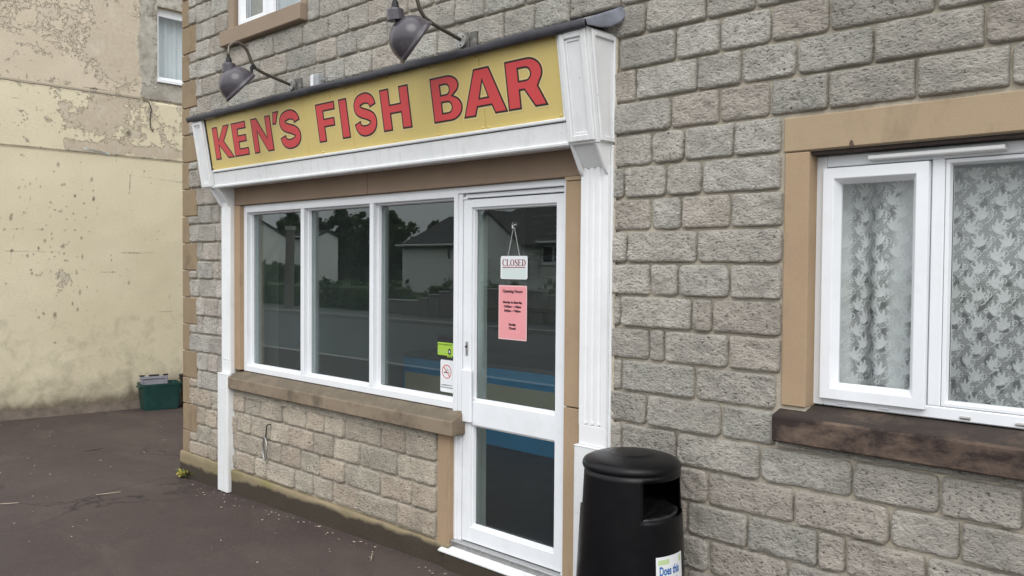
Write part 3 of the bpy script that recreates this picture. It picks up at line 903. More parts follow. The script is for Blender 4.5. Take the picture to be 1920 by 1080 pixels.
# net curtain
def curtain(x0, x1, z0, z1, y, name, label, step=.003):
    nx = int((x1 - x0) / step) + 1; nz = int((z1 - z0) / step) + 1
    a = np.linspace(0, (x1 - x0) * 1.22, nx)            # cloth coordinate (gathered)
    tt = np.linspace(0, z1 - z0, nz)
    A, T = np.meshgrid(a, tt)
    rs = np.random.RandomState(5)
    ph = 9 * A + 2.2 * np.sin(3.1 * A + .6) + .55 * np.sin(2.3 * T + 4 * A)
    f1 = np.sin(ph * 2.1 + .25 * np.sin(3 * T))
    Yf = y + .030 * f1 + .007 * np.sin(ph * 4.7 + 1) + .006 * (1 - T / (z1 - z0)) * np.sin(ph * 1.3)
    Xc = x0 + A / 1.22 + .008 * np.cos(ph * 2.1) + (.010 * np.sin(2.6 * T + 6 * A))
    mask = np.full(A.shape, .40)
    # little woven dashes
    sx_, sz_ = .0125, .0085
    row = np.floor(T / sz_)
    fx = (A / sx_ + .5 * (row % 2)) % 1; fz = (T / sz_) % 1
    mask = np.maximum(mask, .60 * ((fx < .55) & (fz > .35) & (fz < .85)))
    # open ground around the motifs
    gl = np.sin(A * 61 + 1.7 * np.sin(T * 23)) * np.sin(T * 57 + 1.3 * np.sin(A * 31))
    mask = np.where(gl > .5, mask * .50, mask)
    px, pz = .104, .100
    def petal(U, Vv, ang, L, wd):
        c_, s_ = math.cos(ang), math.sin(ang)
        p = U * s_ + Vv * c_; q = U * c_ - Vv * s_
        t_ = np.clip(p / L, 0, 1)
        half = wd * np.sin(np.pi * t_ ** .8)
        ins = (p > 0) & (p < L) & (np.abs(q) < half)
        rim = np.abs(q) > half - .0022
        return ins, np.where(rim, 1.0, .62 + .25 * np.sin(p * 900))
    for ox, oz, tilt in ((.0, .0, .5), (.052, .050, -.45)):
        Aw = A + .007 * np.sin(T * 7.3 + A * 5) ; Tw = T + .008 * np.sin(A * 9.1 + 2 * T)
        ci = np.round((Aw - ox) / px); cj = np.round((Tw - oz) / pz)
        cx = ci * px + ox; cz = cj * pz + oz
        U = Aw - cx; Vv = Tw - cz + .026
        ct, st = math.cos(tilt), math.sin(tilt)
        U, Vv = U * ct - Vv * st, U * st + Vv * ct
        for ang, L, wd in ((0, .060, .0078), (.50, .053, .0072), (-.50, .053, .0072), (1.02, .038, .0062), (-1.02, .038, .0062)):
            ins, sh = petal(U, Vv, ang, L, wd)
            mask = np.where(ins, np.maximum(mask, .68 + .30 * sh), mask)
        for qx, qz, rr in ((.034, -.010, .0095), (-.030, .024, .0075), (.026, .030, .006)):
            dd = np.hypot((A - cx) - qx, (T - cz) - qz)
            mask = np.where(np.abs(dd - rr) < .0021, .9, mask)
            mask = np.where(dd < rr * .35, .85, np.where(dd < rr - .0021, mask * .5, mask))
        ed = np.abs(np.hypot((A - cx) + .010, (T - cz) + .012) - .040)
        mask = np.where((ed < .0018) & ((A - cx) > 0) & ((T - cz) < .01), .85, mask)
    # gathered pleats: cloth lies double
    mask = mask + (1 - mask) * .72 * sstep(.62, .98, np.cos(ph * 2.1 + .9))
    mask = mask * (1 - .28 * sstep(.5, .95, np.cos(ph * 2.1 + 3.6)))
    mask = np.where(T < .02, .85, mask)
    Vt = np.stack([Xc.ravel(), Yf.ravel(), (z0 + T).ravel()], 1)
    me = grid_mesh(name, Vt, nz, nx)
    fattr(me, 'lace', np.clip(mask, 0, .97))
    o = link(name, me, M['lace'])
    return tag(o, label, 'curtain')
curtain(5.44, 6.95, 1.185, 2.09, .19, 'net_curtain', 'white lace net curtain with leaf pattern behind the house window')
box('inner_sill', M['palewall'], B, 5.43, 7.3, .145, .60, 1.06, 1.095, .004)

# ------------------------------------------------------------------ upper window (top left)
wu = casement(B, .862, 1.798, 3.487, 4.64, .05, None, (1.30,), 'white plastic window above the shop sign')
bevel_frame('sash', wu, .885, 1.283, 3.520, 4.60, .022, .055, .05)
bevel_frame('glazing_bead', wu, 1.322, 1.755, 3.530, 4.60, .054, .02, .04)
pane('pane', wu, .938, 1.232, .062, 3.573, 4.55, M['glass2'])
pane('pane', wu, 1.340, 1.737, .080, 3.548, 4.58, M['glass2'])
def folds(name, label, x0, x1, y, z0, z1, parent=None, amp=.02, k=60, mat=M['curtain'], along='x'):
    n = 60; v = []
    for z in (z0, (z0 + z1) / 2, z1):
        for i in range(n):
            s = x0 + (x1 - x0) * i / (n - 1)
            d = y + amp * math.sin(s * k + .6 * math.sin(s * 11))
            v.append((s, d, z) if along == 'x' else (d, s, z))
    o = link(name, grid_mesh(name, v, 3, n), mat)
    return tag(o, label, 'curtain')
folds('window_curtain', 'pale curtain inside the upper window over the shop sign', .80, 1.85, .32, 3.49, 4.62)

# ================================================================== SHOPFRONT
S = thing('shopfront', 'white framed shopfront with three tall panes and a glazed door', 'shopfront', (2.56, .06, .1))
FY, GY = .03, .09
fr = MB()
fr.box(.951, .994, FY, .13, .893, 2.155)                                    # left jamb
fr.box(.994, 3.33, FY + .0006, .13, .893, .936)                                   # bottom
fr.box(.994, 3.355, FY + .0006, .13, 2.100, 2.1552)                                # head
fr.build('frame', M['pvc'], S, .003)
box('mullion', M['pvc'], S, 1.738, 1.779, FY + .001, .13, .936, 2.100, .003)
box('mullion', M['pvc'], S, 2.533, 2.572, FY + .001, .13, .936, 2.100, .003)
box('door_post', M['pvc'], S, 3.326, 3.357, FY - .001, .13, .10, 2.1558, .003)
box('door_post', M['pvc'], S, 3.3572, 3.388, FY + .010, .13, .10, 2.118, .002)
box('door_post', M['pvc'], S, 4.142, 4.181, FY - .001, .13, .10, 2.1556, .003)
box('door_head', M['pvc'], S, 3.357, 4.142, FY, .13, 2.119, 2.1553, .003)
box('door_closer_rail', M['pvc'], S, 3.40, 4.142, FY + .022, .12, 2.092, 2.115, .002)
for x0, x1 in ((.994, 1.738), (1.779, 2.533), (2.572, 3.326)):
    bevel_frame('glazing_bead', S, x0, x1, .936, 2.100, FY + .035, .016, .035, M['pvc'])
    pane('pane', S, x0 + .014, x1 - .014, GY, .950, 2.086, M['glass'])
D = MB()
DY = .045
D.box(3.392, 3.457, DY, DY + .045, .153, 2.083).box(4.081, 4.138, DY, DY + .045, .153, 2.083)
D.box(3.457, 4.081, DY + .0006, DY + .045, 2.037, 2.0832)
D.box(3.457, 4.081, DY + .0006, DY + .045, .820, .954).box(3.457, 4.081, DY + .0006, DY + .045, .1535, .240)
door = D.build('door', M['pvc'], S, .003, label='white glazed shop door with a closed sign')
bevel_frame('glazing_bead', door, 3.457, 4.081, .954, 2.037, DY + .014, .014, .03, M['pvc'])
bevel_frame('glazing_bead', door, 3.457, 4.081, .240, .820, DY + .014, .014, .03, M['pvc'])
pane('pane', door, 3.469, 4.069, .083, .966, 2.025, M['glass'])
pane('pane', door, 3.469, 4.069, .083, .252, .808, M['glass'])
box('pull_handle', M['pvc'], door, 3.404, 3.478, DY - .022, DY - .001, .832, 1.131, .006)
box('lock_plate', M['steel'], door, 3.418, 3.437, DY - .006, DY - .0005, 1.208, 1.287, .003)
MB().tube([(3.4275, DY - .012, 1.258), (3.4275, DY - .005, 1.258)], .006, 12).build('lock_cylinder', M['gasket'], door)
box('hinge_cover', M['pvc'], door, 3.395, 3.43, DY - .008, DY - .0005, 2.084, 2.098, .002)
box('threshold', M['steel'], S, 3.34, 4.18, .0, .14, .118, .150, .003)
MB().prism([(-.056, .088), (-.056, .100), (-.044, .104), (.0, .116), (.05, .116), (.05, .088)], 'x', 3.30, 4.24).build('door_sill', M['whitewood'], S, .003)
box('step', M['plinth'], B, 3.345, 4.29, -.05, .13, -.15, .0845, .004)

# notices on the glass
def facing(x, y, z):                                    # map flat (a,b) onto the glass plane
    return lambda a, b: (x + a, y, z + b)
def rounded(x0, x1, z0, z1, r, n=5):
    p = []
    for cx, cz, a0 in ((x1 - r, z0 + r, -90), (x1 - r, z1 - r, 0), (x0 + r, z1 - r, 90), (x0 + r, z0 + r, 180)):
        for i in range(n + 1):
            t = math.radians(a0 + 90 * i / n); p.append((cx + r * math.cos(t), cz + r * math.sin(t)))
    return p
def card(name, mat, parent, x0, x1, z0, z1, y, th=.002, r=.008):
    m_ = MB().prism(rounded(x0, x1, z0, z1, r), 'y', y - th, y)
    return m_.build(name, mat, parent)
def patch(name, polys, mat, parent, y):
    v, f = flat_shape(polys, lambda a, b: (a, y, b))
    return link(name, oriented(mesh(name, v, f), (0, -1, 0)), mat, parent)
def ell(cx, cz, rx, rz, n=28, a0=0, a1=360):
    return [(cx + rx * math.cos(math.radians(a0 + (a1 - a0) * i / n)), cz + rz * math.sin(math.radians(a0 + (a1 - a0) * i / n))) for i in range(n + (0 if a1 - a0 == 360 else 1))]
def rect(x0, x1, z0, z1): return [(x0, z0), (x1, z0), (x1, z1), (x0, z1)]
def stroke(pts, w_, n=8):
    """outline of a smooth thick stroke; w_ number or list"""
    P = [Vector(p) for p in pts]; C = []
    ws = w_ if isinstance(w_, list) else [w_] * len(P); WW = []
    for i in range(len(P) - 1):
        p0, p1, p2, p3 = P[max(i - 1, 0)], P[i], P[i + 1], P[min(i + 2, len(P) - 1)]
        for k in range(n):
            t = k / n
            C.append(.5 * ((2 * p1) + (p2 - p0) * t + (2 * p0 - 5 * p1 + 4 * p2 - p3) * t * t + (3 * p1 - p0 - 3 * p2 + p3) * t ** 3))
            WW.append(ws[i] * (1 - t) + ws[i + 1] * t)
    C.append(P[-1]); WW.append(ws[-1])
    L, R_ = [], []
    for i, c in enumerate(C):
        d = (C[min(i + 1, len(C) - 1)] - C[max(i - 1, 0)]).normalized()
        nn = Vector((-d.y, d.x)); hl = hr = WW[i] / 2
        if 1 < i < len(C) - 2:
            d1 = (C[i] - C[i - 2]); d2 = (C[i + 2] - C[i])
            turn = math.atan2(d1.x * d2.y - d1.y * d2.x, d1.dot(d2))
            if abs(turn) > 1e-3:
                rad_ = .5 * (d1.length + d2.length) / abs(turn) * .86
                if turn > 0: hl = min(hl, rad_)
                else: hr = min(hr, rad_)
        L.append(tuple(c + nn * hl)); R_.append(tuple(c - nn * hr))
    return L + R_[::-1]
YN = .0805
cs = thing('closed_sign', 'small white CLOSED sign hanging on a cord inside the door glass', 'sign', (3.754, YN, 1.64))
card('board', M['paper'], cs, 3.655, 3.853, 1.643, 1.768, YN, .0025, .010)
patch('print_panel', [rounded(3.667, 3.841, 1.650, 1.699, .004)], M['blueline'], cs, YN - .0032)
patch('print_rule', [rect(3.668, 3.840, 1.7035, 1.708)], M['ink2'], cs, YN - .0033)
def serif_word(x0, z0, h, adv, parent, y, mat):
    th, tn, sf = .20, .06, .05
    def put(polys, ox, w_):
        for p in polys:
            outs = [[(x0 + ox + a * h, z0 + b * h) for a, b in q] for q in p]
            patch('letter', outs, mat, parent, y)
    x = 0
    def L_(): return [[rect(.09, .09 + th, 0, 1)], [rect(0, .38, 0, sf)], [rect(0, .38, 1 - sf, 1)], [[(.29, 0), (.70, 0), (.74, .28), (.68, .28), (.60, tn), (.29, tn)]]]
    def O_(w_=.42): return [[ell(w_, .5, w_, .52), ell(w_, .5, w_ - th, .46)[::-1]]]
    def E_(): return L_()[:1] + [[rect(0, .32, 0, sf)], [rect(0, .32, 1 - sf, 1)], [[(.29, 0), (.68, 0), (.72, .27), (.66, .27), (.58, tn), (.29, tn)]], [[(.29, 1 - tn), (.58, 1 - tn), (.62, .76), (.68, .76), (.66, 1), (.29, 1)]], [rect(.29, .48, .48, .54)], [rect(.46, .51, .38, .64)]]
    def C_(): return [[stroke([(.74, .70), (.66, .93), (.44, .99), (.20, .86), (.10, .5), (.20, .14), (.46, .01), (.68, .10), (.78, .30)], [.05, .05, .06, .15, .20, .15, .06, .05, .04], 5)], [[(.72, .66), (.77, .66), (.77, 1.0), (.72, .96)]]]
    def S_(): return [[stroke([(.56, .72), (.50, .90), (.32, .97), (.14, .88), (.12, .70), (.30, .56), (.50, .42), (.58, .26), (.48, .08), (.28, .02), (.10, .12), (.05, .30)], [.04, .06, .07, .13, .18, .20, .20, .18, .13, .07, .06, .04], 5)], [[(.55, .70), (.60, .70), (.60, 1), (.55, .95)]], [[(.02, .0), (.07, .05), (.07, .30), (.02, .30)]]]
    def D_(): return [[rect(.09, .09 + th, 0, 1)], [[(.0, 0), (.30, 0), (.30, sf), (.0, sf)]], [rect(0, .30, 1 - sf, 1)], [[(.29, 0)] + ell(.34, .5, .46, .5, 16, -90, 90) + [(.29, 1), (.29, 1 - tn)] + ell(.34, .5, .46 - th, .5 - tn, 16, -90, 90)[::-1] + [(.29, tn)]]]
    for g, w_ in ((C_, .86), (L_, .80), (O_, .92), (S_, .70), (E_, .80), (D_, .9)):
        put(g(), x, w_); x += (w_ + .03) * adv
    return x
serif_word(3.669, 1.7135, .036, .0355 * .96, cs, YN - .0034, M['ink2'])
MB().tube([(3.711, YN - .003, 1.766), (3.751, YN - .004, 1.925)], .0016, 6).tube([(3.797, YN - .003, 1.766), (3.757, YN - .004, 1.925)], .0016, 6).build('hanging_cord', M['cord'], cs)
MB().lathe([(0, .012), (.008, .012), (.011, .008), (.021, .001), (.021, 0)], 18).mesh('hook')
m_ = MB().lathe([(0, .016), (.008, .015), (.011, .010), (.022, .003), (.022, 0)], 18)
m_.v = [(3.754 + a, .0832 - c - .0005, 1.932 + b) for a, b, c in m_.v]
m_.build('suction_hook', M['clear'], cs, smooth=True)
m_ = MB().tube([(3.754, YN - .012, 1.932), (3.754, YN - .016, 1.920), (3.754, YN - .010, 1.915)], .0035, 6); m_.build('suction_hook_peg', M['paper'], cs)

hn = thing('opening_hours_notice', 'pink opening hours notice taped inside the door glass', 'notice', (3.744, YN, 1.31))
card('sheet_edge', M['pinkedge'], hn, 3.640, 3.850, 1.314, 1.609, YN + .0006, .001, .004)
card('sheet', M['pink'], hn, 3.647, 3.843, 1.322, 1.602, YN - .0008, .0006, .003)
for s, z, sz, of in (('Opening Hours', 1.570, .0225, .0009), ('Monday to Saturday', 1.512, .0165, .0010), ('12:00pm \u2013 1:30pm', 1.489, .0165, .0010), ('5:00pm \u2013 9:00pm', 1.466, .0165, .0010), ('Sunday', 1.392, .0175, .0010), ('Closed', 1.371, .0175, .0010)):
    text('lettering', s, sz, M['ink'], hn, facing(3.745, YN - .0022, z), of, sx=1.06)

hy = thing('hygiene_sticker', 'green and black food hygiene rating sticker showing 4', 'sticker', (3.21, GY - .006, 1.17))
card('backing', M['gasket'], hy, 3.127, 3.330, 1.170, 1.292, GY - .0045, .0012, .006)
patch('print_panel', [rounded(3.133, 3.324, 1.186, 1.262, .004)], M['greenink'], hy, GY - .0062)
patch('print_tab', [rect(3.218, 3.258, 1.177, 1.1875)], M['greenink'], hy, GY - .0063)
text('lettering', 'FOOD HYGIENE RATING', .0105, M['gasket'], hy, facing(3.198, GY - .0066, 1.246), .0002, sx=1.0)
text('lettering', '0  1  2  3', .020, M['palegreen'], hy, facing(3.176, GY - .0066, 1.203), .0004, sx=1.15)
patch('rating_disc', [ell(3.238, 1.2105, .0125, .019)], M['gasket'], hy, GY - .0068)
text('lettering', '4', .024, M['paper'], hy, facing(3.238, GY - .0072, 1.2025), .0008)
text('lettering', 'GOOD', .009, M['gasket'], hy, facing(3.238, GY - .0068, 1.179), .0001)
patch('tape', [[(3.118, 1.168), (3.125, 1.166), (3.127, 1.296), (3.20, 1.298), (3.20, 1.303), (3.119, 1.300)]], M['clear'], hy, GY - .0070)

ns = thing('no_smoking_sticker', 'white no smoking sticker below the green hygiene sticker', 'sticker', (3.23, GY - .006, .966))
card('backing', M['paper'], ns, 3.158, 3.300, .972, 1.160, GY - .0045, .0012, .008)
cx, cz = 3.213, 1.092
patch('red_ring', [ell(cx, cz, .041, .041), ell(cx, cz, .0355, .0355)[::-1]], M['redink'], ns, GY - .0062)
patch('red_bar', [[(cx - .027, cz + .024), (cx + .024, cz - .028), (cx + .028, cz - .024), (cx - .023, cz + .028)]], M['redink'], ns, GY - .0066)
patch('cigarette', [rect(cx - .024, cx + .006, cz - .008, cz - .001)], M['ink'], ns, GY - .0060)
patch('cigarette', [rect(cx + .010, cx + .026, cz - .008, cz - .001)], M['greyplastic'], ns, GY - .0060)
for q in ([(cx + .022, cz + .004), (cx + .018, cz + .011), (cx + .006, cz + .012), (cx + .004, cz + .020), (cx - .006, cz + .024)], [(cx + .012, cz + .004), (cx + .008, cz + .008), (cx - .004, cz + .009), (cx - .008, cz + .016)]):
    patch('smoke', [stroke(q, .003, 4)], M['greyplastic'], ns, GY - .0060)
text('lettering', 'It is against the law to', .0105, M['ink'], ns, facing(3.213, GY - .0062, 1.010), .0003)
text('lettering', 'smoke in these premises', .0105, M['ink'], ns, facing(3.213, GY - .0062, .996), .0003)

# things seen through the shop glass
ct = thing('shop_counter', 'blue shop counter with a cream front panel inside', 'counter', (1.4, 2.1, .1))
box('front', M['blue'], ct, .32, 2.40, 2.10, 2.16, .101, .80, .004)
box('inset_panel', M['creampanel'], ct, .36, 2.32, 2.085, 2.0995, .36, .655, .003)
box('worktop', M['metalgrey'], ct, .32, 2.42, 2.085, 2.75, .801, .84, .004)
box('end', M['blue'], ct, 2.34, 2.40, 2.161, 2.75, .101, .80, .004)
fb = thing('frying_range', 'dark steel frying range standing behind the counter', 'range', (1.3, 3.2, .1))
box('body', M['metalgrey'], fb, .40, 2.9, 3.05, 3.58, .101, 1.25, .01)
box('canopy', M['roomdark'], fb, .40, 2.9, 2.9, 3.58, 1.62, 1.78, .01)
for x in (.45, 2.82): box('canopy_post', M['metalgrey'], fb, x, x + .04, 3.5, 3.58, 1.251, 1.619, .003)
mb_ = thing('menu_board', 'black menu board on the back wall of the shop', 'menu board', (2.2, 3.58, 1.3))
box('board', M['roomdark'], mb_, .6, 2.6, 3.56, 3.595, 1.82, 2.38, .006)
for i in range(6):
    box('menu_line', M['greyplastic'], mb_, .72, 1.5 + .1 * (i % 3), 3.556, 3.5595, 1.92 + .065 * i, 1.938 + .065 * i, 0)

# ================================================================== PILASTERS
def pilaster(label, x0, x1, d, px0, px1, pd, zb, zp, side):
    P_ = thing('pilaster', label, 'pilaster', ((x0 + x1) / 2, -.02, zb), 'white fluted pilasters either side of the shopfront')
    # fluted shaft: cross-section with shallow grooves
    nf = 3; wv = x1 - x0; m = wv * .2; poly = [(x0, .004), (x0, -d)]
    gw = (wv - 2 * m) / (nf * 2 - 1)
    for i in range(nf):
        a = x0 + m + gw * 2 * i
        poly += [(a, -d)] + [(a + gw * t, -d + .009 * math.sin(math.pi * t)) for t in (.25, .5, .75)] + [(a + gw, -d)]
    poly += [(x1, -d), (x1, .004)]
    MB().prism(poly, 'z', zp + .10, 2.19).build('shaft', M['white'], P_)
    box('shaft_foot', M['white'], P_, x0, x1, -d - .0005, .004, zp + .002, zp + .0995, .003)
    for i in range(nf):
        a = x0 + m + gw * (2 * i + .5)
        MB().tube([(a, -d - .0022, zp + .11), (a, -d + .004, zp + .11)], .006, 10).build('flute_stop', M['white'], P_)
    MB().prism([(px0, .004), (px0, -pd + .010), (px0 + .010, -pd), (px1 - .010, -pd), (px1, -pd + .010), (px1, .004)], 'z', zb, zp).build('plinth_block', M['whitewood'], P_, .004)
    box('plinth_cap', M['whitewood'], P_, px0 + .006, px1 - .006, -pd - .002, .004, zp - .006, zp + .0015, .002)
    for a in (px0 + .05, (px0 + px1) / 2, px1 - .05):
        MB().tube([(a, -pd - .002, zp - .11), (a, -pd + .003, zp - .11)], .005, 10).build('rivet', M['whitewood'], P_)
        if zb < .05: MB().tube([(a, -pd - .002, zb + .16), (a, -pd + .003, zb + .16)], .004, 10).build('rivet', M['whitewood'], P_)
    # corbel: two cheeks and a sloping soffit
    for cx in (x0 + .001, x1 - .016):
        MB().prism([(.003, 2.135), (-d - .006, 2.150), (-d - .024, 2.172), (-.128, 2.281), (-.128, 2.292), (.003, 2.292)], 'x', cx, cx + .015).build('corbel_cheek', M['whitewood'], P_, .002)
    MB().prism([(.002, 2.19), (-d, 2.185), (-.112, 2.283), (-.112, 2.290), (.002, 2.290)], 'x', x0 + .0165, x1 - .0165).build('corbel_soffit', M['whitewood'], P_)
    return P_
pilaster('white fluted pilaster at the far left end of the shopfront', .722, .866, .032, .70, .862, .062, -.055, .862, -1)
pilaster('white fluted pilaster beside the glazed door and black bin', 4.309, 4.473, .040, 4.288, 4.480, .058, .0, .852, 1)
# filler strips between pilaster and rough wall
box('scribe_strip', M['whitewood'], B, 4.474, 4.486, -.026, .002, .86, 2.285, .002)
# ragged mortar bead along the pilaster edge
mb_r = MB()
pts = [(4.489 + .004 * noise.noise((0, 0, i * .9)), -.008 - .004 * noise.noise((5, 0, i * .7)), .12 + i * .02) for i in range(140)]
mb_r.tube(pts, [.006 + .004 * abs(noise.noise((2, 3, i * .8))) for i in range(140)], 6).build('mortar_bead', M['mortar'], B)

# ================================================================== SHOP SIGN
G = thing('shop_sign', 'yellow shop fascia sign with red KEN\'S FISH BAR lettering', 'sign', (2.55, -.1, 2.28))
SL = -.165
def sy(z, off=0.): return -.131 + SL * (z - 2.28) + off      # front of the fascia at height z
ZT = 2.800
X0, X1 = .622, 4.478
# carcass behind everything
MB().prism([(.0, 2.292), (sy(2.292, .022), 2.292), (sy(ZT, .022), ZT), (.0, ZT)], 'x', X0 + .02, X1 - .02).build('carcass', M['whitewood'], G)
def slab(name, x0, x1, z0, z1, o0, o1, mat, bevel=.0025, label=None):
    return MB().prism([(sy(z0, o1), z0), (sy(z0, o0), z0), (sy(z1, o0), z1), (sy(z1, o1), z1)], 'x', x0, x1).build(name, mat, G, bevel, label=label)
slab('bottom_board', .826, 4.308, 2.296, 2.398, .000, .020, M['whitewood'])
slab('bottom_moulding', .824, 4.310, 2.282, 2.303, -.014, .0195, M['whitewood'], .006)
slab('gap_shade_strip', .828, 4.306, 2.3942, 2.3988, -.0018, .0, M['gasket'], 0)  # dark strip put in for the shadow line between board and moulding
slab('upper_moulding', .826, 4.308, 2.399, 2.416, -.008, .0195, M['white'], .004)
PX0, PX1 = .806, 4.288
slab('panel', PX0, 3.757, 2.4175, ZT - .006, .012, .0205, M['yellow'], .0008)
slab('panel', 3.7595, PX1, 2.4175, ZT - .006, .012, .0205, M['yellow'], .0008)
slab('panel_trim', PX1 + .001, PX1 + .014, 2.4165, ZT - .004, .002, .0205, M['white'], .002)
slab('panel_trim', PX0 - .012, PX0 - .001, 2.4165, ZT - .004, .006, .0205, M['gasket'], .001)
def end_block(x0, x1):
    e = slab('end_block', x0, x1, 2.286, ZT, -.002, .0215, M['whitewood'], .003)
    z0, z1 = 2.296, ZT - .012; t = .030; a, b = x0 + .008, x1 - .008
    # raised mouldings framing a sunk panel
    def mould(u0, u1, w0, w1, o):
        return MB().prism([(sy(w0, .0), w0), (sy(w0, o), w0), (sy(w1, o), w1), (sy(w1, .0), w1)], 'x', u0, u1)
    for u0, u1, w0, w1, o in ((a, a + t, z0, z1, -.015), (b - t, b, z0, z1, -.015), (a + t, b - t, z0, z0 + t, -.0155), (a + t, b - t, z1 - t, z1, -.0155)):
        mould(u0, u1, w0, w1, o).build('moulding', M['whitewood'], e, .004)
    for u0, u1, w0, w1, o in ((a + t, a + t + .012, z0 + t, z1 - t, -.007), (b - t - .012, b - t, z0 + t, z1 - t, -.007), (a + t + .012, b - t - .012, z0 + t, z0 + t + .014, -.0075), (a + t + .012, b - t - .012, z1 - t - .014, z1 - t, -.0075)):
        mould(u0, u1, w0, w1, o).build('moulding', M['whitewood'], e, .003)
    return e
end_block(X0, .792)
end_block(4.305, X1)
# returned ends
def end_cheek(xa, xb, face):
    e = MB().prism([(.0, 2.290), (sy(2.290, .021), 2.290), (sy(ZT, .021), ZT - .002), (.0, ZT - .002)], 'x', xa, xb).build('end_cheek', M['whitewood'], G, .002)
    f = 1 if face > 0 else -1
    xo = xb if f > 0 else xa
    def bar(poly, th):
        MB().prism(poly, 'x', min(xo, xo + f * th), max(xo, xo + f * th)).build('moulding', M['whitewood'], e, .003)
    z0, z1 = 2.296, ZT - .012
    w_ = .024
    bar([(-.002, z0), (-.002 - w_, z0), (-.002 - w_, z1), (-.002, z1)], .011)
    bar([(sy(z0, .020) + w_, z0), (sy(z0, .020), z0), (sy(z1, .020), z1), (sy(z1, .020) + w_, z1)], .011)
    bar([(-.002 - w_, z0), (sy(z0, .02) + w_, z0), (sy(z0 + w_, .02) + w_, z0 + w_), (-.002 - w_, z0 + w_)], .0115)
    bar([(-.002 - w_, z1 - w_), (sy(z1 - w_, .02) + w_, z1 - w_), (sy(z1, .02) + w_, z1), (-.002 - w_, z1)], .0115)
end_cheek(X1 - .018, X1, 1)
end_cheek(X0, X0 + .018, -1)
# lead flashing with a dressed-down, rolled front edge
def flashing():
    nx = 120; xa, xb = X0 - .03, X1 + .012
    prof = [(.0, 2.935), (.0, 2.905), (-.06, 2.888), (-.14, 2.862), (-.215, 2.838), (-.246, 2.827), (-.251, 2.818), (-.250, 2.802), (-.246, 2.788), (-.240, 2.784)]
    v = []
    for j, (y, z) in enumerate(prof):
        for i in range(nx + 1):
            x = xa + (xb - xa) * i / nx
            k = 1 if 2 < j else .3
            v.append((x, y + k * .006 * noise.noise((x * 3.1, j * .4, 1)), z + k * (.005 * noise.noise((x * 2.3, j * .3, 7)) + .0045 * noise.noise((x * 13, j * .5, 3)))))
    me = grid_mesh('flashing', v, len(prof), nx + 1)
    o = link('flashing', me, M['lead'], G, label='dark lead flashing over the shop sign')
    md = o.modifiers.new('thickness', 'SOLIDIFY'); md.thickness = .004; md.offset = 1
    # right-hand end: a loose sheet dressed down over the cheek
    r0 = [(4.488, -.246, 2.822), (4.496, -.19, 2.846), (4.504, -.13, 2.872), (4.512, -.07, 2.896), (4.516, -.004, 2.926)]
    r1 = [(4.494, -.242, 2.812), (4.503, -.17, 2.822), (4.514, -.10, 2.842), (4.528, -.05, 2.868), (4.540, -.004, 2.914)]
    r2 = [(4.493, -.238, 2.796), (4.500, -.15, 2.800), (4.512, -.085, 2.812), (4.532, -.035, 2.842), (4.552, -.004, 2.890)]
    v = []
    for t in np.linspace(0, 1, 7):
        for a_, b_, c_ in zip(r0, r1, r2):
            v.append(tuple((1 - t) ** 2 * a_[k] + 2 * t * (1 - t) * b_[k] + t * t * c_[k] for k in range(3)))
    me = grid_mesh('flashing_end', v, 7, len(r0))
    o2 = link('flashing_end', me, M['lead_pale'], G, label='bluish grey end of the lead flashing')
    md = o2.modifiers.new('thickness', 'SOLIDIFY'); md.thickness = .003
flashing()
# screws along the panel
for x, z in ((.822, 2.436), (1.173, 2.433), (1.548, 2.434), (1.913, 2.432), (2.282, 2.431), (2.649, 2.430), (3.022, 2.430), (3.39, 2.429), (3.737, 2.429), (3.777, 2.429), (4.268, 2.432),
             (4.262, 2.782), (3.777, 2.780), (3.735, 2.780), (3.378, 2.780), (3.0, 2.78), (2.6, 2.78), (2.2, 2.78), (1.8, 2.78), (1.4, 2.78), (1.0, 2.78)):
    m_ = MB().lathe([(0, .006), (.004, .0055), (.0065, .003), (.0075, 0)], 10)
    m_.v = [(x + a, sy(z, .0118) - c, z + b) for a, b, c in m_.v]
    m_.build('screw', M['yellow'], G, smooth=True)
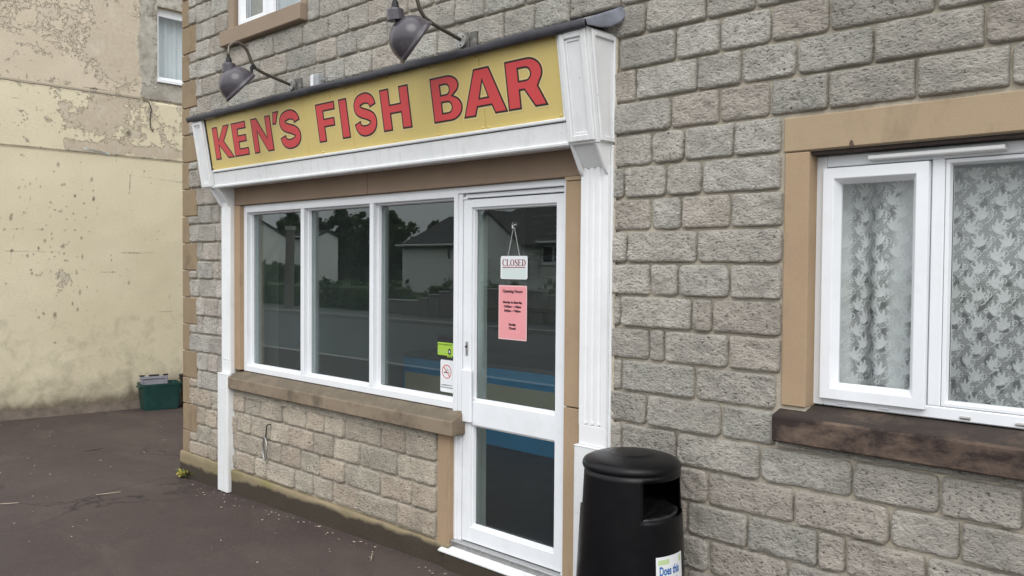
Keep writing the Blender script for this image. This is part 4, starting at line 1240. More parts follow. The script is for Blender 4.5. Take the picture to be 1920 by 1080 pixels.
# lettering
def arc(cx, cy, rx, ry, a0, a1, n=12):
    return [(cx + rx * math.cos(math.radians(a0 + (a1 - a0) * i / n)), cy + ry * math.sin(math.radians(a0 + (a1 - a0) * i / n))) for i in range(n + 1)]
S_STROKE = [(.845, .665), (.80, .79), (.66, .865), (.48, .875), (.28, .825), (.195, .715), (.24, .615), (.40, .545), (.60, .485), (.78, .405), (.815, .285), (.72, .175), (.53, .125), (.33, .135), (.20, .215), (.155, .345)]
GL = {
 'K': [[(0, 0), (.285, 0), (.285, .40), (.66, 0), (1.0, 0), (.56, .535), (.93, 1), (.60, 1), (.285, .60), (.285, 1), (0, 1)]],
 'E': [[(0, 0), (1, 0), (1, .235), (.42, .235), (.42, .40), (.93, .40), (.93, .62), (.42, .62), (.42, .775), (.98, .775), (.98, 1), (0, 1)]],
 'N': [[(0, 0), (.285, 0), (.285, .58), (.69, 0), (1, 0), (1, 1), (.715, 1), (.715, .42), (.31, 1), (0, 1)]],
 "'": [[(.0, 0), (.50, .0), (1, 1), (.22, 1)]],
 'F': [[(0, 0), (.40, 0), (.40, .37), (.92, .37), (.92, .60), (.40, .60), (.40, .775), (1, .775), (1, 1), (0, 1)]],
 'I': [[(0, 0), (1, 0), (1, 1), (0, 1)]],
 'H': [[(0, 0), (.33, 0), (.33, .385), (.67, .385), (.67, 0), (1, 0), (1, 1), (.67, 1), (.67, .62), (.33, .62), (.33, 1), (0, 1)]],
 'B': [[(0, 0)] + arc(.58, .283, .42, .283, -90, 68) + arc(.55, .765, .40, .235, -50, 90) + [(0, 1)],
       [(.34, .21)] + arc(.53, .312, .11, .102, -90, 90, 8) + [(.34, .414)], [(.34, .605)] + arc(.51, .70, .10, .095, -90, 90, 8) + [(.34, .795)]],
 'A': [[(0, 0), (.285, 0), (.345, .185), (.655, .185), (.72, 0), (1, 0), (.675, 1), (.325, 1)], [(.415, .385), (.585, .385), (.50, .70)]],
 'R': [[(0, 0), (.34, 0), (.34, .365), (.44, .365), (.68, 0), (1.0, 0), (.955, .10), (.80, .41)] + arc(.56, .69, .37, .31, -38, 90) + [(0, 1)],
       [(.34, .575)] + arc(.51, .685, .11, .11, -90, 90, 8) + [(.34, .795)]],
 'S': [None],
}
LT = [('K', .884, 1.170), ('E', 1.172, 1.380), ('N', 1.450, 1.713), ("'", 1.729, 1.826), ('S', 1.806, 2.068), ('F', 2.258, 2.468), ('I', 2.511, 2.597), ('S', 2.650, 2.878), ('H', 2.922, 3.183), ('B', 3.368, 3.606), ('A', 3.606, 3.930), ('R', 3.934, 4.199)]
for i, (ch, xa, xb) in enumerate(LT):
    z0, z1 = 2.488, 2.726
    if ch == "'": z0, z1 = 2.655, 2.740
    if ch == 'S': z0, z1 = 2.480, 2.734
    polys = GL[ch] if ch != 'S' else [stroke(S_STROKE, .275, 4)]
    if ch == 'S':
        mnx = min(p[0] for p in polys[0]); mxx = max(p[0] for p in polys[0]); mnz = min(p[1] for p in polys[0]); mxz = max(p[1] for p in polys[0])
        polys = [[((a - mnx) / (mxx - mnx), (b - mnz) / (mxz - mnz)) for a, b in polys[0]]]
    W2 = [[(xa + a * (xb - xa), z0 + b * (z1 - z0)) for a, b in p] for p in polys]
    W2 = [ccw(W2[0], True)] + [ccw(p, False) for p in W2[1:]]
    letter = None
    for nm, d, off, mt in (('letter', -.0095, .0095, 'red'), ('letter_outline', .0, .0103, 'black'), ('letter_halo', .009, .0113, 'halo')):
        Q = [offset_poly(p, d) for p in W2]
        if ch == 'S':
            wS = z1 - z0; sxs = (xb - xa) / (wS * (mxx - mnx)) * (mxz - mnz)
            ctr = [((a - mnx) / (mxx - mnx) * (xb - xa) / sxs, (b - mnz) / (mxz - mnz) * wS) for a, b in S_STROKE]
            e0 = (Vector(ctr[0]) - Vector(ctr[1])).normalized() * d; e1 = (Vector(ctr[-1]) - Vector(ctr[-2])).normalized() * d
            ctr[0] = tuple(Vector(ctr[0]) + e0); ctr[-1] = tuple(Vector(ctr[-1]) + e1)
            Q = [[(xa + a * sxs, z0 + b) for a, b in stroke(ctr, .275 * wS / (mxz - mnz) + 2 * d, 4)]]
            Q = [ccw(Q[0], True)]
        lay = off - i * .00003
        v, f = flat_shape(Q, lambda a, b: (a, sy(b, lay), b))
        me = oriented(mesh(nm, v, f), (0, -1, -.165))
        if letter is None: letter = link(nm, me, M[mt], G)
        else: link(nm, me, M[mt], letter)

# ================================================================== SWAN-NECK LAMPS
def lamp(label, x, c, ax):
    L = thing('wall_lamp', label, 'lamp', (x, -.055, 2.905), 'swan neck lamps over the shop sign')
    p = [(-.052, 2.947), (-.15, 2.968), (-.25, 2.990), (-.312, 3.012), (-.343, 3.045), (-.360, 3.085), (-.376, 3.120), (-.405, 3.146), (-.440, 3.158), (-.478, 3.148), (-.503, 3.120), (-.511, 3.085), (-.508, 3.045)]
    MB().tube([(x, a, b) for a, b in p], .0105, 10).build('arm', M['arm'], L, smooth=True)
    # mounting disc and bracket
    MB().tube([(x, -.058, 2.945), (x, -.040, 2.945)], .040, 20).build('mounting_disc', M['galv'], L)
    for a in (.6, 2.7, 4.8):
        MB().tube([(x + .028 * math.cos(a), -.061, 2.945 + .028 * math.sin(a)), (x + .028 * math.cos(a), -.05, 2.945 + .028 * math.sin(a))], .0045, 8).build('screw', M['gasket'], L)
    box('bracket', M['galvdark'], L, x - .045, x + .045, -.0395, -.034, 2.893, 2.985, .002)
    box('bracket_box', M['galvdark'], L, x + .046, x + .10, -.034, -.016, 2.90, 2.985, .003)
    # collar on the neck
    MB().tube([(x, -.508, 3.05), (x, -.507, 3.02)], [.016, .021], 12).build('gland', M['gasket'], L)
    MB().tube([(x, -.507, 3.014), (x, -.507, 3.008), (x, -.500, 2.955)], [.036, .042, .048], 20).build('cap', M['shade'], L, .002)
    # oblique bowl: axis points down and back to the sign
    c = Vector(c); ax = Vector(ax).normalized()
    ex = ax.cross(Vector((0, 0, 1))).normalized(); ez = ax.cross(ex)
    n = 40; R0 = .121
    prof = []
    for i in range(15):
        t = math.pi / 2 * i / 14
        prof.append((R0 * math.sin(t) ** .92, R0 * 1.02 * math.cos(t)))
    prof += [(R0 + .001, -.006), (R0 + .006, -.008), (R0 + .008, -.026), (R0 + .004, -.028)]
    inner = [(R0 + .003, -.026), (R0 - .004, -.010), (R0 - .006, .0)] + [(max(0, R0 * math.sin(t) - .006), R0 * math.cos(t) - .004) for t in [math.pi / 2 * i / 10 for i in range(9, -1, -1)]]
    def rev(prof, name, mat):
        m_ = MB().lathe(prof, n)
        m_.v = [tuple(c + ex * a + ez * b + ax * d) for a, b, d in m_.v]
        return m_.build(name, mat, L, smooth=True)
    rev(prof, 'shade', M['shade'])
    rev(inner, 'shade_lining', M['shade_in'])
    m_ = MB().lathe([(0, -.03), (.02, -.025), (.03, .0), (.022, .03), (.014, .06)], 14)
    m_.v = [tuple(c + ex * a + ez * b + ax * (d + .01)) for a, b, d in m_.v]
    m_.build('bulb', M['paper'], L, smooth=True)
    return L
lamp('grey swan neck lamp at the left end of the sign, above the letters KEN\'S', 1.744, (1.752, -.444, 2.876), (-.221, -.697, .683))
lamp('grey swan neck lamp above the gap between FISH and BAR', 3.466, (3.495, -.412, 2.870), (-.407, -.723, .558))
# a scrap of black tape on the left lamp's arm
tp = tag(MB().prism([(-.318, 3.02), (-.338, 3.035), (-.352, 3.022), (-.350, 2.962), (-.343, 2.955), (-.338, 3.000), (-.322, 3.008)], 'x', 1.7335, 1.7545).build('tape_scrap', M['gasket'], None, .001), 'scrap of black tape hanging from the left lamp arm', 'tape')
jb = thing('junction_box', 'weathered grey junction box standing on the flashing between the lamps', 'junction box', (2.10, -.07, 2.88))
box('box', M['greyplastic'], jb, 2.05, 2.125, -.085, -.035, 2.882, 2.965, .006)
box('lid', M['paper'], jb, 2.046, 2.080, -.091, -.0855, 2.886, 2.962, .003)
MB().tube([(2.126, -.06, 2.92), (2.16, -.062, 2.925), (2.18, -.066, 2.915), (2.20, -.055, 2.93), (2.33, -.045, 2.912)], .004, 6).build('cable', M['greyplastic'], jb)

# ================================================================== RING ON THE LOW WALL
rg = thing('tether_ring', 'steel ring hanging from a hook on the low stone wall', 'ring', (1.40, -.03, .29))
MB().tube([(1.43, .0, .552), (1.43, -.035, .552), (1.424, -.045, .545), (1.405, -.042, .53), (1.395, -.036, .512), (1.392, -.035, .49), (1.386, -.035, .46), (1.384, -.035, .448)], .0045, 8).build('hook', M['gasket'], rg, smooth=True)
n = 40
MB().tube([(1.376 + .048 * math.sin(2 * math.pi * i / n), -.037 - .012 * math.sin(2 * math.pi * i / n), .366 + .082 * math.cos(2 * math.pi * i / n)) for i in range(n + 1)], .0055, 8, False).build('hoop', M['steel'], rg, smooth=True)

# ================================================================== LITTER BIN
def litter_bin():
    cx, cy, gzv = 4.79, -.275, 0.
    T = thing('litter_bin', 'black round plastic litter bin standing against the stone wall', 'bin', (cx, cy, gzv))
    n = 96
    # direction of the opening (towards the camera's right)
    a0 = math.radians(2); half = math.radians(44)
    def rad(z): return .250 - (.250 - .206) * (z / .87)          # body tapers upward
    zs = [0, .02, .12, .30, .45, .60, .675, .692, .700, .708, .74, .78, .82, .845, .868]
    v = []; f = []; keep = {}
    def bin_r(z, t):
        r = rad(z)
        return r
    for iz, z in enumerate(zs):
        for j in range(n):
            t = 2 * math.pi * j / n
            r = bin_r(z, t)
            zz = z
            v.append((cx + r * math.cos(t), cy + r * math.sin(t), gzv + zz))
    def diff(t): return (t - a0 + math.pi) % (2 * math.pi) - math.pi
    for iz in range(len(zs) - 1):
        for j in range(n):
            jj = (j + 1) % n
            tm = 2 * math.pi * (j + .5) / n
            zm = (zs[iz] + zs[iz + 1]) / 2
            if .695 < zm < .848 and abs(diff(tm)) < half: continue
            if .695 < zm < .862 and abs(abs(diff(tm)) - math.pi) < math.radians(50): continue
            f.append((iz * n + j, iz * n + jj, (iz + 1) * n + jj, (iz + 1) * n + j))
    me = mesh('body', v, f, True)
    bm = bmesh.new(); bm.from_mesh(me)
    bmesh.ops.delete(bm, geom=[q for q in bm.verts if not q.link_faces], context='VERTS')
    bmesh.ops.recalc_face_normals(bm, faces=bm.faces); bm.to_mesh(me); bm.free()
    o = link('body', me, M['bin'], T)
    md = o.modifiers.new('thickness', 'SOLIDIFY'); md.thickness = .006; md.offset = -1
    # inner sleeve behind the far opening
    sv = []
    for z in (.66, .70, .76, .82, .864):
        for i in range(61):
            t = a0 + half + (2 * math.pi - 2 * half) * i / 60
            sv.append((cx + .190 * math.cos(t), cy + .190 * math.sin(t), gzv + z))
    link('sleeve', grid_mesh('sleeve', sv, 5, 61), M['bin'], T)
    # lid: overhanging dome with a rolled rim and a raised centre
    lid = [(.150, .858), (.194, .860), (.2045, .865), (.2085, .876), (.2075, .889), (.201, .899), (.186, .907), (.160, .9155), (.120, .9235), (.098, .9265), (.092, .930), (.084, .9315), (.03, .934), (0, .9345)]
    MB().lathe(lid, 80, (cx, cy, gzv)).build('lid', M['bin'], T, smooth=True)
    # inner liner and the bag lip
    MB().lathe([(.165, .05), (.180, .62), (.184, .685), (.180, .685), (.176, .62), (.16, .06), (0, .055)], 48, (cx, cy, gzv)).build('liner', M['bin'], T, smooth=True)
    m_ = MB(); v = []; nb = 120
    for k, (r, z) in enumerate(((.188, .665), (.196, .690), (.190, .700), (.176, .692), (.150, .665), (.08, .64), (.0, .635))):
        for j in range(nb):
            t = 2 * math.pi * j / nb
            w_ = .010 * noise.noise((math.cos(t) * 5, math.sin(t) * 5, k * .8)) + .006 * noise.noise((math.cos(t) * 16, math.sin(t) * 16, k))
            v.append((cx + (r + w_ * .25) * math.cos(t), cy + (r + w_ * .25) * math.sin(t), gzv + z + w_))
        v.append(v[-nb])
    link('bag', grid_mesh('bag', v, 7, nb + 1), M['binbag'], T)
    # bonded seam strip
    MB().tube([(cx + (rad(z) + .001) * math.cos(math.radians(205)), cy + (rad(z) + .001) * math.sin(math.radians(205)), z) for z in (.01, .3, .69)], .005, 6).build('seam', M['bin'], T)
    return T, cx, cy, rad
BN, bcx, bcy, brad = litter_bin()
def on_bin(a, z, lift=.0025):
    r = brad(z) + lift
    return (bcx + r * math.cos(a), bcy + r * math.sin(a), z)
def bin_patch(name, a0, a1, z0, z1, mat, lift):
    n = 14; v = []
    for z in (z0, (z0 + z1) / 2, z1):
        for i in range(n): v.append(on_bin(a0 + (a1 - a0) * i / (n - 1), z, lift))
    me = grid_mesh(name, v, 3, n)
    return link(name, me, mat, BN)
SA = math.radians(-8)
bin_patch('notice', SA - .345, SA + .345, .30, .548, M['paper'], .0022)
bin_patch('notice_band', SA - .30, SA - .05, .516, .536, M['palegreen'], .0027)
bin_patch('notice_emblem', SA + .23, SA + .30, .512, .540, M['palegreen'], .0028)
for s, z in (('Does this', .474), ('bin need', .424), ('emptying?', .374)):
    text('lettering', s, .050, M['blueink'], BN, lambda a, b, zc=z: on_bin(SA - .28 + a / brad(zc), zc + b, .0032), .0014, 'LEFT', sx=.58)

# ================================================================== NEIGHBOURING CREAM BUILDING
NX = -3.75
N = thing('rendered_building', 'cream rendered neighbouring building with peeling paint', 'building', (NX, 1., -.1))
WY0, WY1, WZ0, WZ1 = 1.41, 2.15, 4.00, 4.94
ys_ = [-1.6, -1.3, -1.0, -.7] + list(np.arange(-.5, WY0 - .005, .014)) + [WY0] + list(np.linspace(WY0, WY1, 40))[1:] + [2.6, 3.2, 4, 5, 6, 8]
zs_ = [-.4] + list(np.arange(-.2, WZ0 - .008, .014)) + [WZ0] + list(np.linspace(WZ0, WZ1, 55))[1:] + list(np.arange(WZ1 + .014, 5.3, .014)) + [5.6, 6, 7]
ys_ = np.array(ys_); zs_ = np.array(zs_)
YY, ZZ = np.meshgrid(ys_, zs_)
rel = np.zeros(YY.shape); peel = np.zeros(YY.shape); grime = np.zeros(YY.shape); bare = np.zeros(YY.shape); wob = np.zeros(YY.shape)
for i in range(YY.shape[0]):
    for k in range(YY.shape[1]):
        p = Vector((YY[i, k], ZZ[i, k], 0))
        rel[i, k] = noise.noise(p * 1.1) * .010 + noise.noise(p * 4.3) * .003
        wob[i, k] = noise.noise(p * 2.4 + Vector((9, 4, 1)))
zone = sstep(3.735, 3.745, ZZ)
# how readily the paint has flaked, zone by zone
peel = .10 + .17 * zone * sstep(3.7, 4.3, ZZ) + .10 * ((ZZ > 3.03) & (ZZ < 3.74)) + .05 * sstep(.2, 1.1, YY) * (ZZ > 3.0)
peel += .20 * np.exp(-((YY - .7) ** 2) / .12 - ((ZZ - 3.45) ** 2) / .06) + .22 * np.exp(-((YY - .95) ** 2) / .10 - ((ZZ - 4.3) ** 2) / .25)
peel += .16 * np.exp(-((YY - .25) ** 2) / .25 - ((ZZ - 1.45) ** 2) / .04)
peel += .22 * np.exp(-((ZZ - 3.10) ** 2) / .003) * (YY > .3) + .14 * np.exp(-((ZZ - 3.80) ** 2) / .006) * (YY < .4)
peel -= .10 * ((ZZ > 1.06) & (ZZ < 2.9)) * (YY > 1.06)
bare = sstep(1.13, 1.25, YY + .05 * wob) * sstep(3.72, 3.80, ZZ + .03 * wob)
grime = .26 * sstep(1.15, 1.0, ZZ + .05 * wob) + .42 * sstep(.60, -.1, ZZ) + .40 * sstep(.14, .0, ZZ)
rb = np.random.RandomState(21)
for _ in range(190):                                     # nail holes, chips, plugged fixings
    yy, zz = rb.uniform(-.45, 1.75), rb.uniform(1.1, 4.9)
    if rb.rand() < .6: yy, zz = rb.normal(.25, .35), rb.normal(2.1, .5)
    sy_, sz_ = rb.uniform(.007, .016), rb.uniform(.007, .02) * (2.2 if rb.rand() < .15 else 1)
    grime += rb.uniform(.5, 1.1) * np.exp(-(((YY - yy) / sy_) ** 2 + ((ZZ - zz) / sz_) ** 2))
for _ in range(46):                                      # traces of the blockwork and hairline cracks
    zz = 1.1 + .245 * rb.randint(0, 16) + rb.normal(0, .004); y0_ = rb.uniform(-.5, 1.4); L_ = rb.uniform(.15, .7)
    grime += rb.uniform(.18, .5) * np.exp(-((ZZ - zz - .006 * wob) / .006) ** 2) * ((YY > y0_) & (YY < y0_ + L_))
    yv = rb.uniform(-.45, 1.7); z0_ = 1.1 + .245 * rb.randint(0, 15)
    grime += rb.uniform(.1, .35) * np.exp(-((YY - yv) / .006) ** 2) * ((ZZ > z0_) & (ZZ < z0_ + .245))
for zc, w_ in ((3.742, .010), (3.024, .010)):
    grime += .85 * np.exp(-((ZZ - zc - .004 * wob) ** 2) / (w_ ** 2))
grime += (.45 + .4 * wob) * np.exp(-((YY - 1.065 - .03 * wob) ** 2) / .00010) * ((ZZ > 1.6) & (ZZ < 2.79))
grime += (.4 + .4 * wob) * np.exp(-((ZZ - 2.79 + .06 * (YY - 1.06) - .012 * wob) ** 2) / .0001) * (YY > 1.06)
grime += (.30 + .45 * wob) * np.exp(-((YY - 1.07 - .04 * wob) ** 2) / .0018) * sstep(1.0, .8, ZZ)
for yy, zz, s in ((1.05, 1.46, .02), (.62, 2.70, .02), (.64, 2.48, .018), (1.05, 3.30, .035), (.25, 2.85, .02), (-.05, 2.6, .015), (.5, 2.0, .016), (.1, 1.95, .02), (.30, 1.9, .022), (-.25, 2.2, .02), (.2, 1.1, .022), (.45, 1.15, .018)):
    grime += .9 * np.exp(-((YY - yy) ** 2 + ((ZZ - zz) * .6) ** 2) / s ** 2)
hole = (YY > WY0 + .002) & (YY < WY1 - .002) & (ZZ > WZ0 + .002) & (ZZ < WZ1 - .002)
rel -= .012 * ((ZZ > 3.03) & (ZZ <= 3.74)) * -1
rel = np.where(np.abs(ZZ - 3.742) < .009, rel - .012, rel); rel = np.where(np.abs(ZZ - 3.024) < .009, rel + .014, rel)
rel = np.where(bare > .5, rel + .012, rel)
Vn = np.stack([(NX + rel).ravel(), YY.ravel(), ZZ.ravel()], 1)
me = grid_mesh('wall', Vn, len(zs_), len(ys_))
for nm, a in (('peel', peel), ('grime', np.clip(grime, 0, 1.2)), ('bare', bare), ('zone', zone)): fattr(me, nm, a)
bm = bmesh.new(); bm.from_mesh(me)
kill = [f for f in bm.faces if WY0 < f.calc_center_median().y < WY1 and WZ0 < f.calc_center_median().z < WZ1]
bmesh.ops.delete(bm, geom=kill, context='FACES'); bmesh.ops.reverse_faces(bm, faces=bm.faces)
bm.normal_update()
if bm.faces and sum(f.normal.x for f in bm.faces) < 0: bmesh.ops.reverse_faces(bm, faces=bm.faces)
bm.to_mesh(me); bm.free()
link('wall', me, M['beige'], N)
beige_plain = simple('cream_render_plain', (.52, .44, .29, 1), .9, .15, 3, .3, 40)
MB().box(-9, NX - .03, -1.6, -1.55, -.4, 7).box(-9, NX - .06, 7.9, 8, -.4, 7).box(-9, -8.9, -1.55, 7.9, -.4, 7).build('side_wall', beige_plain, N)
MB().box(-9.2, NX + .15, -1.8, 8.2, 7.001, 7.2).build('roof', M['rooftile'], N)
# window reveal, frame, panes
m_ = MB(); m_.box(NX - .14, NX + .002, WY0 - .03, WY0, WZ0, WZ1).box(NX - .14, NX + .002, WY1, WY1 + .03, WZ0, WZ1).box(NX - .14, NX + .002, WY0, WY1, WZ1, WZ1 + .03)
m_.build('window_reveal', beige_plain, N)
nw = MB().box(NX - .12, NX - .06, WY0, WY0 + .05, WZ0 + .03, WZ1).box(NX - .12, NX - .06, WY1 - .05, WY1, WZ0 + .03, WZ1).box(NX - .12, NX - .0605, WY0 + .05, WY1 - .05, WZ1 - .10, WZ1).box(NX - .12, NX - .0605, WY0 + .05, WY1 - .05, WZ0 + .03, WZ0 + .075).build('window', M['pvc'], N, .003, label='white framed window in the peeling cream wall')
MB().box(NX - .098, NX - .092, WY0 + .045, WY1 - .045, WZ0 + .07, WZ1 - .09).build('pane', M['glass2'], nw)
box('window_sill', M['pvc'], nw, NX - .13, NX + .035, WY0 - .005, WY1 + .02, WZ0 - .012, WZ0 + .028, .004)
MB().box(NX - .9, NX - .85, WY0 - .5, WY1 + .5, WZ0 - .5, WZ1 + .5).build('interior_wall', M['room'], N)
folds('window_curtain', 'pale curtain in the window of the cream building', WY0 - .05, WY1 + .05, NX - .22, WZ0 - .02, WZ1 + .02, amp=.022, k=48, along='y')
# loose cable on the wall and a strip of lifted paint
MB().tube([(NX + .016, 1.225, 3.735), (NX + .016, 1.30, 3.725), (NX + .016, 1.33, 3.64), (NX + .016, 1.315, 3.52), (NX + .016, 1.32, 3.40), (NX + .016, 1.345, 3.36), (NX + .016, 1.355, 3.40)], .006, 6).build('loose_cable', M['gasket'], N, smooth=True)
MB().tube([(NX + .018, y, 3.742 + .004 * noise.noise((y * 5, 0, 0))) for y in np.linspace(-1.5, 1.2, 40)], .006, 6).build('loose_cable', M['polewood'], N, smooth=True)
v = []
for i in range(14):
    y = .52 + .30 * i / 13
    for t in range(3): v.append((NX + .020 + .008 * t * math.sin(i / 13 * 3.1), y, 3.050 + (.011 + .004 * math.sin(i * 1.7)) * t - .035 * i / 13))
link('paint_flake', grid_mesh('paint_flake', v, 14, 3), M['palewall'], N)
# rough footing
v = []
for j, (dx, z) in enumerate(((.0, .10), (.02, .05), (.05, .0), (.10, -.05), (.13, -.14))):
    for i in range(80):
        y = -1.6 + i * .06
        v.append((NX + .004 + dx + .012 * noise.noise((y * 5, j, 3)), y, z + gz(NX, y) + .012 * noise.noise((y * 7, j * 2, 8))))
link('footing', grid_mesh('footing', v, 5, 80), simple('grimy_footing', (.13, .105, .085, 1), .95, .35, 9, .8, 30), N)

# recycling boxes at the foot of the cream wall
def crate(name, label, mat, c, rot, L, Wd, H, cat='box'):
    T = thing(name, label, cat, c)
    T.rotation_euler = (0, 0, rot)
    t = .006
    def ring(l, w_, z, r=.03):
        return [(x, y, z) for x, y in rounded(-l / 2, l / 2, -w_ / 2, w_ / 2, r, 3)]
    lv = [ring(L * .86, Wd * .84, 0), ring(L * .97, Wd * .96, H - .03), ring(L, Wd, H - .029), ring(L, Wd, H), ring(L - .03, Wd - .03, H), ring(L * .95 - .02, Wd * .94 - .02, H - .04), ring(L * .84, Wd * .82, .008)]
    m_ = MB(); n = len(lv[0])
    for r_ in lv: m_.v += r_
    for i in range(len(lv) - 1):
        for j in range(n): m_.f.append((i * n + j, i * n + (j + 1) % n, (i + 1) * n + (j + 1) % n, (i + 1) * n + j))
    m_.f.append(tuple(reversed(range(n)))); m_.f.append(tuple((len(lv) - 1) * n + j for j in range(n)))
    o = bpy.data.objects.new('body', m_.mesh('body')); COL.objects.link(o); o.data.materials.append(mat); o.parent = T
    for s in (-1, 1):
        h = MB().prism([(s * L / 2, H - .06), (s * (L / 2 + .022), H - .05), (s * (L / 2 + .022), H - .035), (s * L / 2, H - .028)], 'y', -.09, .09)
        o = bpy.data.objects.new('handle', h.mesh('handle', .002)); COL.objects.link(o); o.data.materials.append(mat); o.parent = T
    return T
bx = crate('recycling_box', 'dark green plastic recycling box at the foot of the cream wall', M['greenbox'], (-3.54, 1.335, gz(-3.5, 1.35) + .004), math.radians(80), .47, .31, .325)
ld = thing('box_lid', 'grey plastic lid stood upright inside the green recycling box', 'lid', (-3.58, 1.30, gz(-3.5, 1.35) + .02))
ld.rotation_euler = (math.radians(-9), math.radians(0), math.radians(80))
def sub(me_mb, name, mat, parent, bevel=.004):
    o = bpy.data.objects.new(name, me_mb.mesh(name, bevel)); COL.objects.link(o); o.data.materials.append(mat); o.parent = parent
    return o
sub(MB().box(-.165, .165, -.008, .008, .02, .385), 'plate', M['greylid'], ld, .006)
sub(MB().box(-.15, -.135, -.018, -.009, .05, .36).box(.135, .15, -.018, -.009, .05, .36).box(-.134, .134, -.018, -.009, .35, .362), 'rib', M['greylid'], ld, .003)
for a, b in ((-.17, -.11), (-.06, .06), (.11, .17)):
    sub(MB().box(a, b, -.012, .016, .386, .405), 'clip', M['gasket'], ld, .004)
b2 = crate('recycling_box', 'black plastic recycling box half hidden behind the stone corner', M['bin'], (-3.52, 1.87, gz(-3.5, 1.9) + .004), math.radians(86), .47, .31, .40)

# ================================================================== GROUND LITTER AND WEEDS
wd = thing('weed', 'yellowing weed growing at the foot of the corner', 'weed', (.10, -.05, gz(.1, -.05)))
rw = random.Random(11)
for i in range(16):
    a = rw.uniform(math.pi * .95, math.pi * 2.05); L_ = rw.uniform(.05, .13); h = rw.uniform(.02, .07)
    bx_, by_ = .10 + rw.uniform(-.05, .06), -.045
    v = []
    for t in (0, .35, .7, 1):
        w_ = .010 * math.sin(math.pi * min(.98, t * .85 + .12))
        px_, py_ = bx_ + L_ * t * math.cos(a), by_ + L_ * t * math.sin(a) * .6
        pz_ = gz(px_, py_) + .004 + h * math.sin(math.pi * .75 * t)
        v += [(px_ - w_ * math.sin(a), py_ + w_ * math.cos(a), pz_), (px_ + w_ * math.sin(a), py_ - w_ * math.cos(a), pz_ + .003)]
    link('leaf', grid_mesh('leaf', v, 4, 2), M['weed'] if i % 3 else M['leafB'], wd)
m_ = MB()
for i in range(150):
    if i < 75:
        x = rw.uniform(.2, 4.2); y = -.06 - abs(rw.gauss(0, .10))
    elif i < 110:
        x = rw.uniform(-3.4, 3.5); y = rw.uniform(-1.6, -.1)
    else:
        x = rw.uniform(-3.5, 0); y = rw.uniform(-1.2, 2.2)
    s = rw.uniform(.004, .011) * (1.5 if rw.random() < .12 else 1); a = rw.uniform(0, 6.3); e = rw.uniform(.4, 1)
    z = gz(x, y) + .003
    k = len(m_.v)
    for j in range(5):
        t = a + 2 * math.pi * j / 5
        rr = s * rw.uniform(.7, 1.2)
        m_.v.append((x + rr * math.cos(t), y + rr * e * math.sin(t), z + rw.uniform(0, .004)))
    m_.v.append((x, y, z + .005))
    m_.f += [(k + j, k + (j + 1) % 5, k + 5) for j in range(5)]
o = m_.build('ground_litter', M['litter']); o['kind'] = 'stuff'; o['label'] = 'scattered pale leaf scraps and grit on the tarmac'; o['category'] = 'litter'
for (x, y, L_, a, lb) in ((.17, -.68, .17, 1.25, 'pale stick lying on the tarmac left of the corner'), (-.075, -1.30, .13, 1.05, 'short pale stick near the left edge of the tarmac'), (-1.51, -.19, .18, 1.6, 'dark twig on the tarmac between the two buildings'), (2.9, -.22, .09, -.7, 'small pale splinter beside the low stone wall')):
    dx, dy = math.cos(a) * L_ / 2, math.sin(a) * L_ / 2
    m_ = MB().tube([(x - dx, y - dy, gz(x - dx, y - dy) + .006), (x + .01, y - .006, gz(x, y) + .007), (x + dx, y + dy, gz(x + dx, y + dy) + .006)], [.0025, .0042, .0028], 6)
    tag(m_.build('stick', M['bark'] if 'dark' in lb else M['litter'], None), lb, 'stick')

